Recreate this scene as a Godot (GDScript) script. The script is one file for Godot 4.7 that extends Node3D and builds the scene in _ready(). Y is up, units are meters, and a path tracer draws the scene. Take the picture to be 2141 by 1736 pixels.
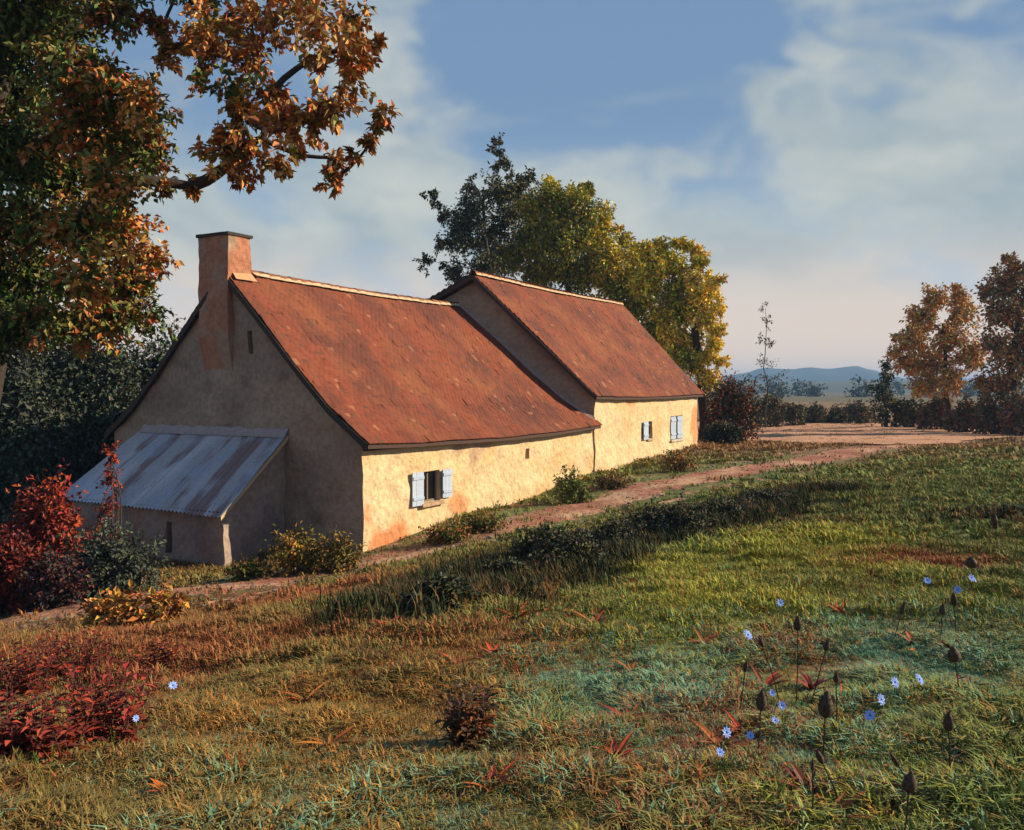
extends Node3D
# A low stone farmhouse with a lean-to, a taller house behind it, autumn trees and a meadow, low sun from the right.

const F := 1860.0                      # focal length in picture units (picture 2141 x 1736 of them)
const EYE_Y := 1.7
const HX := -3.25
const HZ := -19.4
const U := Vector3(0.506, 0, -0.8625)  # along the houses, away from the viewer
const N := Vector3(0.8625, 0, 0.506)   # out of the sunlit front wall

var rng := RandomNumberGenerator.new()
var n1 := FastNoiseLite.new()
var n2 := FastNoiseLite.new()
var n3 := FastNoiseLite.new()
var M := {}
var used := {}

# ---------------------------------------------------------------- small geometry collector
class Geo:
	var v := PackedVector3Array()
	var c := PackedColorArray()
	var i := PackedInt32Array()
	func tri(a: Vector3, b: Vector3, d: Vector3, col: Color) -> void:
		var k := v.size()
		v.append(a); v.append(b); v.append(d)
		c.append(col); c.append(col); c.append(col)
		i.append(k); i.append(k + 1); i.append(k + 2)
	func quad(a: Vector3, b: Vector3, d: Vector3, e: Vector3, col: Color) -> void:
		var k := v.size()
		v.append(a); v.append(b); v.append(d); v.append(e)
		c.append(col); c.append(col); c.append(col); c.append(col)
		i.append(k); i.append(k + 1); i.append(k + 2)
		i.append(k); i.append(k + 2); i.append(k + 3)
	func box(lo: Vector3, hi: Vector3, col: Color) -> void:
		var p: Array[Vector3] = []
		for k in 8:
			p.append(Vector3(hi.x if k & 1 else lo.x, hi.y if k & 2 else lo.y, hi.z if k & 4 else lo.z))
		quad(p[4], p[6], p[7], p[5], col); quad(p[0], p[1], p[3], p[2], col)
		quad(p[0], p[2], p[6], p[4], col); quad(p[1], p[5], p[7], p[3], col)
		quad(p[2], p[3], p[7], p[6], col); quad(p[0], p[4], p[5], p[1], col)
	func leaf(p: Vector3, d: Vector3, side: Vector3, up: Vector3, l: float, w: float, col: Color) -> void:
		var k := v.size()
		var m := p + d * (l * 0.45)
		v.append(p); v.append(m + side * w + up * (w * 0.35)); v.append(p + d * l - up * (l * 0.12)); v.append(m - side * w + up * (w * 0.35))
		c.append(col); c.append(col); c.append(col); c.append(col)
		i.append(k); i.append(k + 1); i.append(k + 2)
		i.append(k); i.append(k + 2); i.append(k + 3)
	func tube(pts: Array, rad: Array, sides: int, col: Color) -> void:
		var base := v.size()
		for k in pts.size():
			var p: Vector3 = pts[k]
			var d: Vector3 = (pts[mini(k + 1, pts.size() - 1)] - pts[maxi(k - 1, 0)]).normalized()
			var s := d.cross(Vector3(0.31, 0.2, 0.93)).normalized()
			var t := d.cross(s)
			for j in sides:
				var an := TAU * j / sides
				v.append(p + (s * cos(an) + t * sin(an)) * float(rad[k]))
				c.append(col)
		for k in pts.size() - 1:
			for j in sides:
				var a := base + k * sides + j
				var b := base + k * sides + (j + 1) % sides
				i.append(a); i.append(b); i.append(b + sides)
				i.append(a); i.append(b + sides); i.append(a + sides)

func commit(g: Geo, called: String, m: Material, parent: Node, off := Vector3.ZERO, smooth := false) -> MeshInstance3D:
	var arr := []
	arr.resize(Mesh.ARRAY_MAX)
	if off != Vector3.ZERO:
		for k in g.v.size():
			g.v[k] -= off
	arr[Mesh.ARRAY_VERTEX] = g.v
	arr[Mesh.ARRAY_COLOR] = g.c
	arr[Mesh.ARRAY_INDEX] = g.i
	if smooth:
		var nn := PackedVector3Array()
		nn.resize(g.v.size())
		for k in range(0, g.i.size(), 3):
			var a := g.v[g.i[k]]
			var nm := (g.v[g.i[k + 2]] - a).cross(g.v[g.i[k + 1]] - a)
			for j in 3:
				nn[g.i[k + j]] += nm
		for k in nn.size():
			nn[k] = nn[k].normalized() if nn[k].length() > 1e-12 else Vector3.UP
		arr[Mesh.ARRAY_NORMAL] = nn
	var me := ArrayMesh.new()
	me.add_surface_from_arrays(Mesh.PRIMITIVE_TRIANGLES, arr)
	me.surface_set_material(0, m)
	var o := MeshInstance3D.new()
	o.mesh = me
	o.name = called
	parent.add_child(o, true)
	return o

func numbered(called: String) -> String:
	var k: int = used.get(called, 0)
	used[called] = k + 1
	return called if k == 0 else "%s_%03d" % [called, k]

func thing(called: String, label: String, category: String, at: Vector3, turn := 0.0, group := "") -> Node3D:
	var o := Node3D.new()
	o.name = numbered(called)
	add_child(o)
	o.position = at
	o.rotation.y = turn
	o.set_meta("label", label)
	o.set_meta("category", category)
	if group != "":
		o.set_meta("group", group)
	return o

func P(px: float, py: float, d: float) -> Vector3:
	return Vector3((px - 1070.5) / F * d, EYE_Y + (815.0 - py) / F * d, -d)

# ---------------------------------------------------------------- terrain
var ctrl := [[0, -2, .05], [-3, -3, 0], [3, -3, .08], [7, -4, .12], [-6, -4, -.4], [0, -7, -.3], [4, -8, -.2], [-4, -8, -.8], [-7, -9, -1.3], [9, -9, 0.0],
	[0, -12, -.8], [5, -13, -.55], [10, -14, -.3], [-5, -13, -1.6], [-9, -14, -2.0], [0, -16, -1.25], [5, -18, -.9], [10, -20, -.55], [15, -20, -.3], [-4, -17, -1.85],
	[-3.25, -19.4, -1.85], [-6.5, -18.5, -2.2], [-10, -21, -2.3], [-14, -20, -2.2], [-.3, -24.4, -1.5], [2.7, -29.5, -1.1], [5.4, -34, -.9], [8, -38.5, -.7],
	[1.5, -22, -1.45], [6, -27, -1.1], [11, -32, -1.0], [14, -28, -.7], [22, -35, -.65], [20, -45, -1.0], [10, -50, -1.1], [30, -60, -1.1], [15, -70, -1.4], [40, -90, -1.6],
	[-20, -50, -1.5], [-30, -30, -1.8], [-15, -35, -1.6], [0, -100, -1.8], [-20, -8, -1.9], [25, -15, -.1], [0, 6, .1], [-10, 5, -.3], [10, 5, .2], [60, -60, -1.2], [-50, -80, -1.6]]
var hg := PackedFloat32Array()
const GX0 := -70.0
const GZ0 := -130.0
const GS := 0.75
const GNX := 200
const GNZ := 190

func h_raw(x: float, z: float) -> float:
	var s := 0.0
	var w := 0.0
	for p in ctrl:
		var dx: float = x - p[0]
		var dz: float = z - p[1]
		var k := 1.0 / pow(dx * dx + dz * dz + 1.5, 1.6)
		s += k * float(p[2])
		w += k
	return s / w

func build_heights() -> void:
	hg.resize(GNX * GNZ)
	for j in GNZ:
		for k in GNX:
			hg[j * GNX + k] = h_raw(GX0 + k * GS, GZ0 + j * GS)

func h(x: float, z: float) -> float:
	var fx := clampf((x - GX0) / GS, 0, GNX - 1.001)
	var fz := clampf((z - GZ0) / GS, 0, GNZ - 1.001)
	var a := int(fx)
	var b := int(fz)
	var tx := fx - a
	var tz := fz - b
	var q := b * GNX + a
	return lerpf(lerpf(hg[q], hg[q + 1], tx), lerpf(hg[q + GNX], hg[q + GNX + 1], tx), tz) + n1.get_noise_2d(x * 6.0, z * 6.0) * 0.07

func hit(px: float, py: float) -> Vector3:
	var d := 2.5
	while d < 160.0:
		var p := P(px, py, d)
		if p.y <= h(p.x, p.z):
			return Vector3(p.x, h(p.x, p.z), p.z)
		d += 0.02 + d * 0.003
	return P(px, py, 160.0)

# patches of different plants, and of painted sky reflection, in the sward: picture x, y, size, colour
const TEAL := Color(.17, .33, .215)  # blue-green sky reflection put into the grass colour
const RUST := Color(.28, .095, .045)
const OCHRE := Color(.34, .175, .045)
const LIME := Color(.33, .34, .05)
const OLIVE := Color(.17, .19, .05)
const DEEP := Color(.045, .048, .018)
const WINE := Color(.11, .02, .018)
const UMBER := Color(.085, .045, .022)
var patches := []

func build_patches() -> void:
	var src := [[1700, 1300, 1.2, TEAL], [1900, 1350, 1.2, TEAL], [1450, 1500, 1.3, TEAL], [1600, 1600, 1.2, TEAL], [1280, 1440, .9, TEAL], [700, 1650, 1.3, TEAL], [1000, 1640, 1.0, TEAL], [150, 1600, 1.2, TEAL], [80, 1500, .7, TEAL], [2010, 1420, .9, TEAL], [1300, 1560, .8, TEAL], [2060, 1290, .9, TEAL], [900, 1540, .6, TEAL], [1550, 1430, 1.0, TEAL], [1800, 1420, 1.0, TEAL], [1480, 1400, 1.0, TEAL], [1750, 1560, .9, TEAL], [500, 1690, 1.0, TEAL], [1150, 1500, .6, TEAL],
		[1380, 1580, .9, RUST], [1000, 1330, 1.4, RUST], [420, 1350, 1.4, RUST], [700, 1240, 1.6, RUST], [1520, 1660, 1.0, RUST], [1200, 1680, .9, RUST], [560, 1270, 1.4, RUST], [2020, 1190, 1.0, RUST], [1900, 1180, 1.2, RUST], [300, 1330, 1.0, RUST],
		[1060, 1430, .9, OCHRE], [860, 1480, .9, OCHRE], [560, 1480, 1.0, OCHRE], [800, 1390, .9, OCHRE], [450, 1560, .8, OCHRE], [960, 1500, .7, OCHRE], [1180, 1390, .6, OCHRE], [640, 1560, .7, OCHRE],
		[1450, 1240, 1.3, LIME], [1650, 1140, 1.5, LIME], [1400, 1190, 1.2, LIME], [1760, 1120, 1.5, LIME], [1600, 1270, 1.0, LIME], [1820, 1200, 1.0, LIME], [1560, 1190, 1.2, LIME], [1900, 1250, 1.0, LIME], [1500, 1330, .9, LIME], [1700, 1420, .8, LIME], [1850, 1500, .8, LIME], [1350, 1330, .8, LIME], [1950, 1600, .8, LIME], [1750, 1650, .8, LIME],
		[230, 1480, .9, WINE], [130, 1420, 1.0, WINE], [220, 1570, .7, WINE], [60, 1380, .9, WINE], [40, 1560, 1.0, WINE], [330, 1430, .8, RUST], [500, 1400, 1.0, RUST], [640, 1330, 1.0, RUST], [850, 1330, 1.0, RUST], [1560, 1540, .8, RUST], [1640, 1370, .7, RUST], [1180, 1580, .8, RUST],
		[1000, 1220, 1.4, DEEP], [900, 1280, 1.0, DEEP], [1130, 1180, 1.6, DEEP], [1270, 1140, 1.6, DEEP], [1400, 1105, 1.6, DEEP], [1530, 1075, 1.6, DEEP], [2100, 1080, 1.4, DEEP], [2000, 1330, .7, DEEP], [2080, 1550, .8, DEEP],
		[990, 1480, .6, UMBER], [740, 1420, .9, UMBER], [1030, 1580, .7, UMBER], [1750, 1500, .6, UMBER]]
	for s in src:
		var p := hit(s[0], s[1])
		var r: float = float(s[2]) * (0.045 * -p.z + 0.08)
		patches.append([p.x, p.z, r, r * 1.5, s[3]])

func sward(x: float, z: float) -> Color:
	var wx := x + n2.get_noise_2d(x * 9.0, z * 9.0) * 0.9 + n1.get_noise_2d(x * 40.0, z * 40.0) * 0.4
	var wz := z + n2.get_noise_2d(x * 9.0 + 70.0, z * 9.0) * 1.2 + n1.get_noise_2d(x * 40.0 + 33.0, z * 40.0) * 0.5
	var c := OLIVE.lerp(Color(.215, .125, .05), clampf(0.15 - x * 0.17 - (z + 14.0) * -0.02, 0, 1))
	c = c.lerp(Color(.16, .25, .07), clampf(n1.get_noise_2d(x * 5.0, z * 5.0) * 1.3, 0, 0.6))
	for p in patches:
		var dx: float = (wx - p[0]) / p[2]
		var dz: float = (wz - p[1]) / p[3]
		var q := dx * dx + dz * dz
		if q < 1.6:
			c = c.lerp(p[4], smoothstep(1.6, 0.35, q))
	if z < -30.0:
		var far := smoothstep(-30.0, -38.0, z + n2.get_noise_2d(x * 4.0, z * 4.0) * 4.0)
		c = c.lerp(Color(.32, .18, .085).lerp(Color(.20, .14, .06), 0.5 + n1.get_noise_2d(x * 2.0, z * 4.0)), far)
	return c

# ---------------------------------------------------------------- materials
func noise_tex(freq: float, lo: float, hi: float, octaves := 4, seed_ := 3, stretch := 1) -> ImageTexture:
	var n := FastNoiseLite.new()
	n.seed = seed_
	n.frequency = freq
	n.fractal_octaves = octaves
	n.fractal_gain = 0.62
	var im := n.get_seamless_image(512, 512)
	im.convert(Image.FORMAT_RGB8)
	for y in 512:
		for x in 512:
			var k := lerpf(lo, hi, im.get_pixel(x, y).r)
			im.set_pixel(x, y, Color(k, k, k))
	im.generate_mipmaps()
	return ImageTexture.create_from_image(im)

func mat(rough := 0.9, tint := Color.WHITE, grain: Texture2D = null, scale := 1.0, bump: Texture2D = null, bump_cm := 0.0) -> StandardMaterial3D:
	var m := StandardMaterial3D.new()
	m.vertex_color_use_as_albedo = true
	m.albedo_color = tint
	m.roughness = rough
	m.cull_mode = BaseMaterial3D.CULL_DISABLED
	if grain:
		m.albedo_texture = grain
		m.uv1_triplanar = true
		m.uv1_scale = Vector3.ONE * scale
	if bump:
		m.heightmap_enabled = true
		m.heightmap_texture = bump
		m.heightmap_scale = bump_cm
		m.uv1_triplanar = true
		m.uv1_scale = Vector3.ONE * scale
	return m

func build_materials() -> void:
	var grain := noise_tex(0.02, 0.78, 1.0, 6, 11)
	var rough := noise_tex(0.007, 0.0, 1.0, 7, 21)
	M.plaster = mat(0.95, Color.WHITE, grain, 0.5, rough, 4.0)
	M.stone = mat(0.95, Color.WHITE, grain, 0.5, rough, 4.0)
	M.ground = mat(1.0, Color.WHITE, grain, 0.8, rough, 4.0)
	M.far = mat(1.0)
	M.tile = mat(0.8, Color.WHITE, grain, 1.6)
	M.tile.metallic_specular = 0.3
	M.wood = mat(0.85, Color.WHITE, grain, 2.0)
	M.paint = mat(0.6, Color.WHITE, grain, 2.0)
	M.metal = mat(0.42, Color.WHITE, grain, 1.2)
	M.metal.metallic = 0.1
	M.bark = mat(0.95, Color.WHITE, grain, 2.5, rough, 3.0)
	M.leaf = mat(0.6)
	M.leaf.backlight = Color(.95, .9, .55)
	M.leaf.metallic_specular = 0.35
	M.dull_leaf = mat(0.8)
	M.dull_leaf.backlight = Color(.35, .32, .2)
	M.grass = mat(0.7)
	M.grass.backlight = Color(.3, .3, .15)
	M.grass.metallic_specular = 0.25
	M.petal = mat(0.7)
	M.petal.backlight = Color(.3, .3, .4)
	M.glass = StandardMaterial3D.new()
	M.glass.albedo_color = Color(.06, .07, .08)
	M.glass.roughness = 0.15
	M.glass.cull_mode = BaseMaterial3D.CULL_DISABLED

# ---------------------------------------------------------------- walls
func wobble(p: Vector3, amp: float) -> Vector3:
	return p + Vector3(n1.get_noise_3d(p.x * 18, p.y * 18, p.z * 18), 0, n1.get_noise_3d(p.x * 18 + 90, p.y * 18, p.z * 18)) * amp

func lines(a0: float, a1: float, step: float, extra: Array) -> Array:
	var out := [a0, a1]
	var k := ceilf(a0 / step + 0.01) * step
	while k < a1 - 0.01:
		var ok := true
		for e in extra:
			if absf(e - k) < step * 0.35:
				ok = false
		if ok:
			out.append(k)
		k += step
	for e in extra:
		if e > a0 and e < a1:
			out.append(e)
	out.sort()
	return out

# a wall along `ax` from `o`, outward normal `nn`, with rectangular openings [a0, y0, a1, y1] that have reveals of depth `deep`
func wall(g: Geo, o: Vector3, ax: Vector3, nn: Vector3, w: float, y0: float, top: Callable, holes: Array, deep: float, colf: Callable, amp := 0.05, step := 0.13, peaks := []) -> void:
	var ea := [] + peaks
	var ey := []
	var ymax := 0.0
	for q in holes:
		ea.append(q[0]); ea.append(q[2]); ey.append(q[1]); ey.append(q[3])
	var la := lines(0, w, step, ea)
	for a in la:
		ymax = maxf(ymax, top.call(a))
	ymax = maxf(ymax, y0 + 0.2)
	if top.call(0.0) < 0.0 and top.call(w) < 0.0 and top.call(w * 0.5) < 0.0:
		ymax = maxf(top.call(0.0), top.call(w))
	var ly := lines(y0, ymax, step, ey)
	var base := g.v.size()
	for a in la:
		var t: float = top.call(a)
		for y in ly:
			var p: Vector3 = o + ax * a
			p.y = minf(y, t)
			g.v.append(wobble(p, amp))
			g.c.append(colf.call(p))
	var ny := ly.size()
	for ia in la.size() - 1:
		for iy in ny - 1:
			var ca: float = (la[ia] + la[ia + 1]) * 0.5
			var cy: float = (ly[iy] + ly[iy + 1]) * 0.5
			if ly[iy] >= maxf(top.call(la[ia]), top.call(la[ia + 1])):
				continue
			var hole := false
			for q in holes:
				if ca > q[0] and ca < q[2] and cy > q[1] and cy < q[3]:
					hole = true
			if hole:
				continue
			var k := base + ia * ny + iy
			g.i.append(k); g.i.append(k + 1); g.i.append(k + ny + 1)
			g.i.append(k); g.i.append(k + ny + 1); g.i.append(k + ny)
	for q in holes:
		var cs := [[q[0], q[1]], [q[2], q[1]], [q[2], q[3]], [q[0], q[3]]]
		for e in 4:
			var p0: Vector3 = o + ax * float(cs[e][0]); p0.y = cs[e][1]
			var p1: Vector3 = o + ax * float(cs[(e + 1) % 4][0]); p1.y = cs[(e + 1) % 4][1]
			var col: Color = colf.call(p0)
			g.quad(wobble(p0, amp), wobble(p1, amp), p1 - nn * deep, p0 - nn * deep, col)

func front_colour(p: Vector3) -> Color:
	var c := Color(.70, .545, .335)
	var a := n1.get_noise_3d(p.x * 9, p.y * 14, p.z * 9)
	var b := n2.get_noise_3d(p.x * 22, p.y * 30, p.z * 22)
	c = c.lerp(Color(.76, .63, .42), clampf(a * 1.8, 0, 1))
	c = c.lerp(Color(.64, .41, .19), clampf(-a * 2.2 - 0.2, 0, 0.7))
	c = c.lerp(Color(.58, .44, .31), clampf(b * 2.0 - 0.4, 0, 0.6))
	return c

func low_front_colour(p: Vector3) -> Color:
	var c := front_colour(p)
	var e := n2.get_noise_3d(p.x * 14 + 31, p.y * 14, 4.0)
	# bare brick shows where the render has fallen off at the foot of the near corner
	var q := Vector2((p.x - 0.55) / 0.95, (p.y + 1.75) / 0.65).length() + e * 0.9
	c = c.lerp(Color(.62, .21, .08), smoothstep(1.05, 0.75, q) * 0.85)
	q = Vector2((p.x - 3.9) / 0.5, (p.y + 1.25) / 0.25).length() + e * 0.9
	c = c.lerp(Color(.62, .25, .11), smoothstep(1.0, 0.7, q) * 0.7)
	# weathered brown streaks near the top of the wall
	q = Vector2((p.x - 4.6) / 1.0, (p.y - 0.25) / 0.5).length() + e * 1.2
	c = c.lerp(Color(.40, .27, .20), smoothstep(1.0, 0.6, q) * 0.7)
	return c

func tall_front_colour(p: Vector3) -> Color:
	var c := front_colour(p + Vector3(30, 0, 0))
	var e := n2.get_noise_3d(p.x * 14 + 31, p.y * 14, 4.0)
	var q := Vector2((p.x - 21.9) / 0.6, (p.y - 0.4) / 1.1).length() + e * 0.9
	c = c.lerp(Color(.66, .27, .11), smoothstep(1.0, 0.7, q) * 0.8)
	q = Vector2((p.x - 15.0) / 0.6, (p.y - 1.3) / 0.2).length() + e * 0.9
	return c.lerp(Color(.66, .30, .14), smoothstep(1.0, 0.7, q) * 0.7)

func gable_colour(p: Vector3) -> Color:  # darker copy of the front render; part of the shade is in this tone
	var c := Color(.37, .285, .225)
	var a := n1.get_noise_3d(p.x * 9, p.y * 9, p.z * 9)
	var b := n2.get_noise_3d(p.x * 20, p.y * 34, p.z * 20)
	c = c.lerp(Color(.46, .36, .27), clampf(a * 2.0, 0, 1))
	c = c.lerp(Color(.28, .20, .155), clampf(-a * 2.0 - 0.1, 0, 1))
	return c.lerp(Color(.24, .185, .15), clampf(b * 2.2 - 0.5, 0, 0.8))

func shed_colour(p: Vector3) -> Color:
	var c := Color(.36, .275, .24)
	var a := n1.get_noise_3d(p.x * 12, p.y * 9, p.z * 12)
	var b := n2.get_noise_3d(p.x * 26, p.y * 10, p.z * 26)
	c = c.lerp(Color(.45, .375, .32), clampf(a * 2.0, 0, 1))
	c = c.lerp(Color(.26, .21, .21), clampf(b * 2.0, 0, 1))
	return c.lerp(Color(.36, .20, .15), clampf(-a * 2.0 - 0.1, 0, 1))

# ---------------------------------------------------------------- roofs
func along(prof: Array, d: float) -> Array:      # point and downhill-to-uphill direction at arc length d of a profile of (s, y)
	for k in prof.size() - 1:
		var a: Vector2 = prof[k]
		var b: Vector2 = prof[k + 1]
		var l := a.distance_to(b)
		if d <= l or k == prof.size() - 2:
			return [a + (b - a) / l * d, (b - a) / l]
		d -= l
	return []

func arc(prof: Array) -> float:
	var s := 0.0
	for k in prof.size() - 1:
		s += (prof[k] as Vector2).distance_to(prof[k + 1])
	return s

# x0 and x1 give the ends of the roof at distance s from the front; sag lowers its middle
func deck(g: Geo, prof: Array, x0: Callable, x1: Callable, thick: float, col: Color, zs: float, sag: Callable) -> void:
	var n := 12
	for k in prof.size() - 1:
		var a: Vector2 = prof[k]
		var b: Vector2 = prof[k + 1]
		var p := func(f: float, q: Vector2, dy: float):
			var x := lerpf(x0.call(q.x * -zs), x1.call(q.x * -zs), f)
			return Vector3(x, q.y + dy + sag.call(x), q.x * zs)
		for j in n:
			var f0 := j / float(n)
			var f1 := (j + 1.0) / n
			g.quad(p.call(f0, a, 0), p.call(f1, a, 0), p.call(f1, b, 0), p.call(f0, b, 0), col)
			g.quad(p.call(f0, a, -thick), p.call(f1, a, -thick), p.call(f1, b, -thick), p.call(f0, b, -thick), col)
			if k == 0:
				g.quad(p.call(f0, a, 0), p.call(f1, a, 0), p.call(f1, a, -thick), p.call(f0, a, -thick), col)
		for f in [0.0, 1.0]:
			g.quad(p.call(f, a, 0), p.call(f, b, 0), p.call(f, b, -thick), p.call(f, a, -thick), col)

func tile_mesh() -> ArrayMesh:
	var g := Geo.new()
	var w := 0.083
	var l := 0.25
	var t := 0.014
	var xs := [-w, -w * 0.4, w * 0.4, w]
	for k in 3:
		var xa: float = xs[k]
		var xb: float = xs[k + 1]
		var ya := 0.006 if k > 0 else 0.0
		var yb := 0.006 if k < 2 else 0.0
		g.quad(Vector3(xa, ya, 0), Vector3(xb, yb, 0), Vector3(xb, yb, -l), Vector3(xa, ya, -l), Color.WHITE)
		g.quad(Vector3(xa, ya, 0), Vector3(xa, ya - t, 0), Vector3(xb, yb - t, 0), Vector3(xb, yb, 0), Color.WHITE)
	g.quad(Vector3(-w, 0, 0), Vector3(-w, 0, -l), Vector3(-w, -t, -l), Vector3(-w, -t, 0), Color.WHITE)
	g.quad(Vector3(w, 0, 0), Vector3(w, 0, -l), Vector3(w, -t, -l), Vector3(w, -t, 0), Color.WHITE)
	var arr := []
	arr.resize(Mesh.ARRAY_MAX)
	arr[Mesh.ARRAY_VERTEX] = g.v
	arr[Mesh.ARRAY_COLOR] = g.c
	arr[Mesh.ARRAY_INDEX] = g.i
	var me := ArrayMesh.new()
	me.add_surface_from_arrays(Mesh.PRIMITIVE_TRIANGLES, arr)
	me.surface_set_material(0, M.tile)
	return me

func tile_colour(x: float, d: float, k: float) -> Color:
	var c := Color(.195, .060, .038)
	var a := n1.get_noise_2d(x * 7 + k, d * 9)
	var b := n2.get_noise_2d(x * 10 + k, d * 3)
	c = c.lerp(Color(.25, .085, .042), clampf(a * 2.2, 0, 1))
	c = c.lerp(Color(.13, .045, .034), clampf(-a * 2.0, 0, 0.9))
	c = c.lerp(Color(.24, .062, .034), clampf(b * 1.6, 0, 0.8))
	if rng.randf() < 0.05:
		c = c.lerp(Color(.10, .06, .04), 0.6)
	if rng.randf() < 0.012:
		c = c.lerp(Color(.40, .18, .10), 0.6)
	return c * rng.randf_range(0.84, 1.14)

func tiles(parent: Node3D, prof: Array, x0f: Callable, x1f: Callable, zs: float, off: Vector3, key: float, sagf: Callable) -> void:
	var xf: Array[Transform3D] = []
	var cols: Array[Color] = []
	var total := arc(prof)
	var d := -0.03
	var row := 0
	while d < total - 0.06:
		var q := along(prof, maxf(d, 0.0))
		var pos: Vector2 = q[0]
		var dir: Vector2 = q[1]
		var up := Vector3(0, dir.y, dir.x * zs)
		if d < 0.0:
			pos += dir * d
		var nrm := Vector3(1, 0, 0).cross(up) * -zs
		if nrm.y < 0:
			nrm = -nrm
		var x0: float = x0f.call(pos.x * -zs)
		var x1: float = x1f.call(pos.x * -zs)
		var x := x0 + (0.085 if row % 2 else 0.0)
		while x < x1 - 0.02:
			var xx := clampf(x + 0.085, x0 + 0.05, x1 - 0.05)
			var sag := n1.get_noise_2d(xx * 5.0 + key, d * 5.0) * 0.05
			if rng.randf() < 0.012:
				sag += 0.02
			var b := Basis(Vector3(1, 0, 0), nrm, -up)
			b = b.rotated(Vector3(1, 0, 0), (0.055 + rng.randf_range(-.012, .02)) * (1.0 if zs < 0 else -1.0)).rotated(nrm, rng.randf_range(-.035, .035))
			xf.append(Transform3D(b, Vector3(xx, pos.y + sagf.call(xx), pos.x * zs - (0.0 if rng.randf() > 0.03 else zs * 0.02)) + nrm * (0.035 + sag * 0.5 + rng.randf_range(0, .006)) - off))
			cols.append(tile_colour(xx, d, key))
			x += 0.17
		d += 0.105
		row += 1
	var mm := MultiMesh.new()
	mm.transform_format = MultiMesh.TRANSFORM_3D
	mm.use_colors = true
	mm.mesh = M.tile_mesh
	mm.instance_count = xf.size()
	for k in xf.size():
		mm.set_instance_transform(k, xf[k])
		mm.set_instance_color(k, cols[k])
	var o := MultiMeshInstance3D.new()
	o.multimesh = mm
	o.name = "roof_tiles"
	o.set_meta("kind", "stuff")
	parent.add_child(o, true)

func ridge(parent: Node3D, x0: float, x1: float, y_: float, s: float, off: Vector3, sagf: Callable) -> void:
	var mg := Geo.new()
	var x := x0
	while x < x1 - 0.1:
		var l := 0.4
		var g := Geo.new()
		var y: float = y_ + sagf.call(x + 0.19)
		var lift := rng.randf_range(-.012, .012)
		var col := tile_colour(x, 3.0, 9.0).lerp(Color(.42, .22, .13), 0.35)
		for j in 6:
			var a0 := PI * j / 6.0
			var a1 := PI * (j + 1) / 6.0
			var p := func(xx: float, an: float, r: float): return Vector3(xx, y + lift + sin(an) * r * 0.85 - 0.02, -s + cos(an) * r)
			g.quad(p.call(x, a0, .125), p.call(x, a1, .125), p.call(x + l, a1, .105), p.call(x + l, a0, .105), col)
			g.quad(p.call(x, a0, .125), p.call(x, a1, .125), p.call(x, a1, .105), p.call(x, a0, .105), col)
		commit(g, "ridge_tile", M.tile, parent, off)
		# pale mortar that beds and points each ridge tile
		mg.quad(Vector3(x, y + 0.02, -s - 0.1), Vector3(x + 0.375, y + 0.02, -s - 0.1), Vector3(x + 0.375, y + 0.02, -s + 0.1), Vector3(x, y + 0.02, -s + 0.1), Color(.62, .47, .32))
		for side in [-1.0, 1.0]:
			var steps := 4
			for j in steps:
				var xa := x + 0.375 * j / steps
				var xb := x + 0.375 * (j + 1) / steps
				var wa := 0.135 + n2.get_noise_2d(xa * 60.0, side * 9.0) * 0.05
				var wb := 0.135 + n2.get_noise_2d(xb * 60.0, side * 9.0) * 0.05
				mg.quad(Vector3(xa, y + 0.02, -s + side * 0.1), Vector3(xb, y + 0.02, -s + side * 0.1), Vector3(xb, y - 0.065, -s + side * (wb + 0.03)), Vector3(xa, y - 0.065, -s + side * (wa + 0.03)), Color(.62, .47, .32))
		x += 0.375
	commit(mg, "ridge_mortar", M.plaster, parent, off)

func shutter(parent: Node3D, x0: float, x1: float, y0: float, y1: float, z: float, off: Vector3, col: Color, ledge := true) -> Node3D:
	var s := Node3D.new()
	s.name = "shutter"
	parent.add_child(s, true)
	s.position = Vector3(x0, y0, z) - off
	var n := maxi(2, roundi((x1 - x0) / 0.15))
	for k in n:
		var g := Geo.new()
		var w := (x1 - x0) / n
		g.box(Vector3(k * w + 0.003, rng.randf_range(0, .012), 0), Vector3((k + 1) * w - 0.003, y1 - y0 - rng.randf_range(0, .012), 0.026 + rng.randf_range(0, .004)), col * rng.randf_range(0.9, 1.06))
		commit(g, "board", M.paint, s)
	if ledge:
		for f in [0.18, 0.78]:
			var g := Geo.new()
			g.box(Vector3(0.01, (y1 - y0) * f, 0.029), Vector3(x1 - x0 - 0.01, (y1 - y0) * f + 0.07, 0.05), col * 0.96)
			commit(g, "ledge", M.paint, s)
	return s

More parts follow.
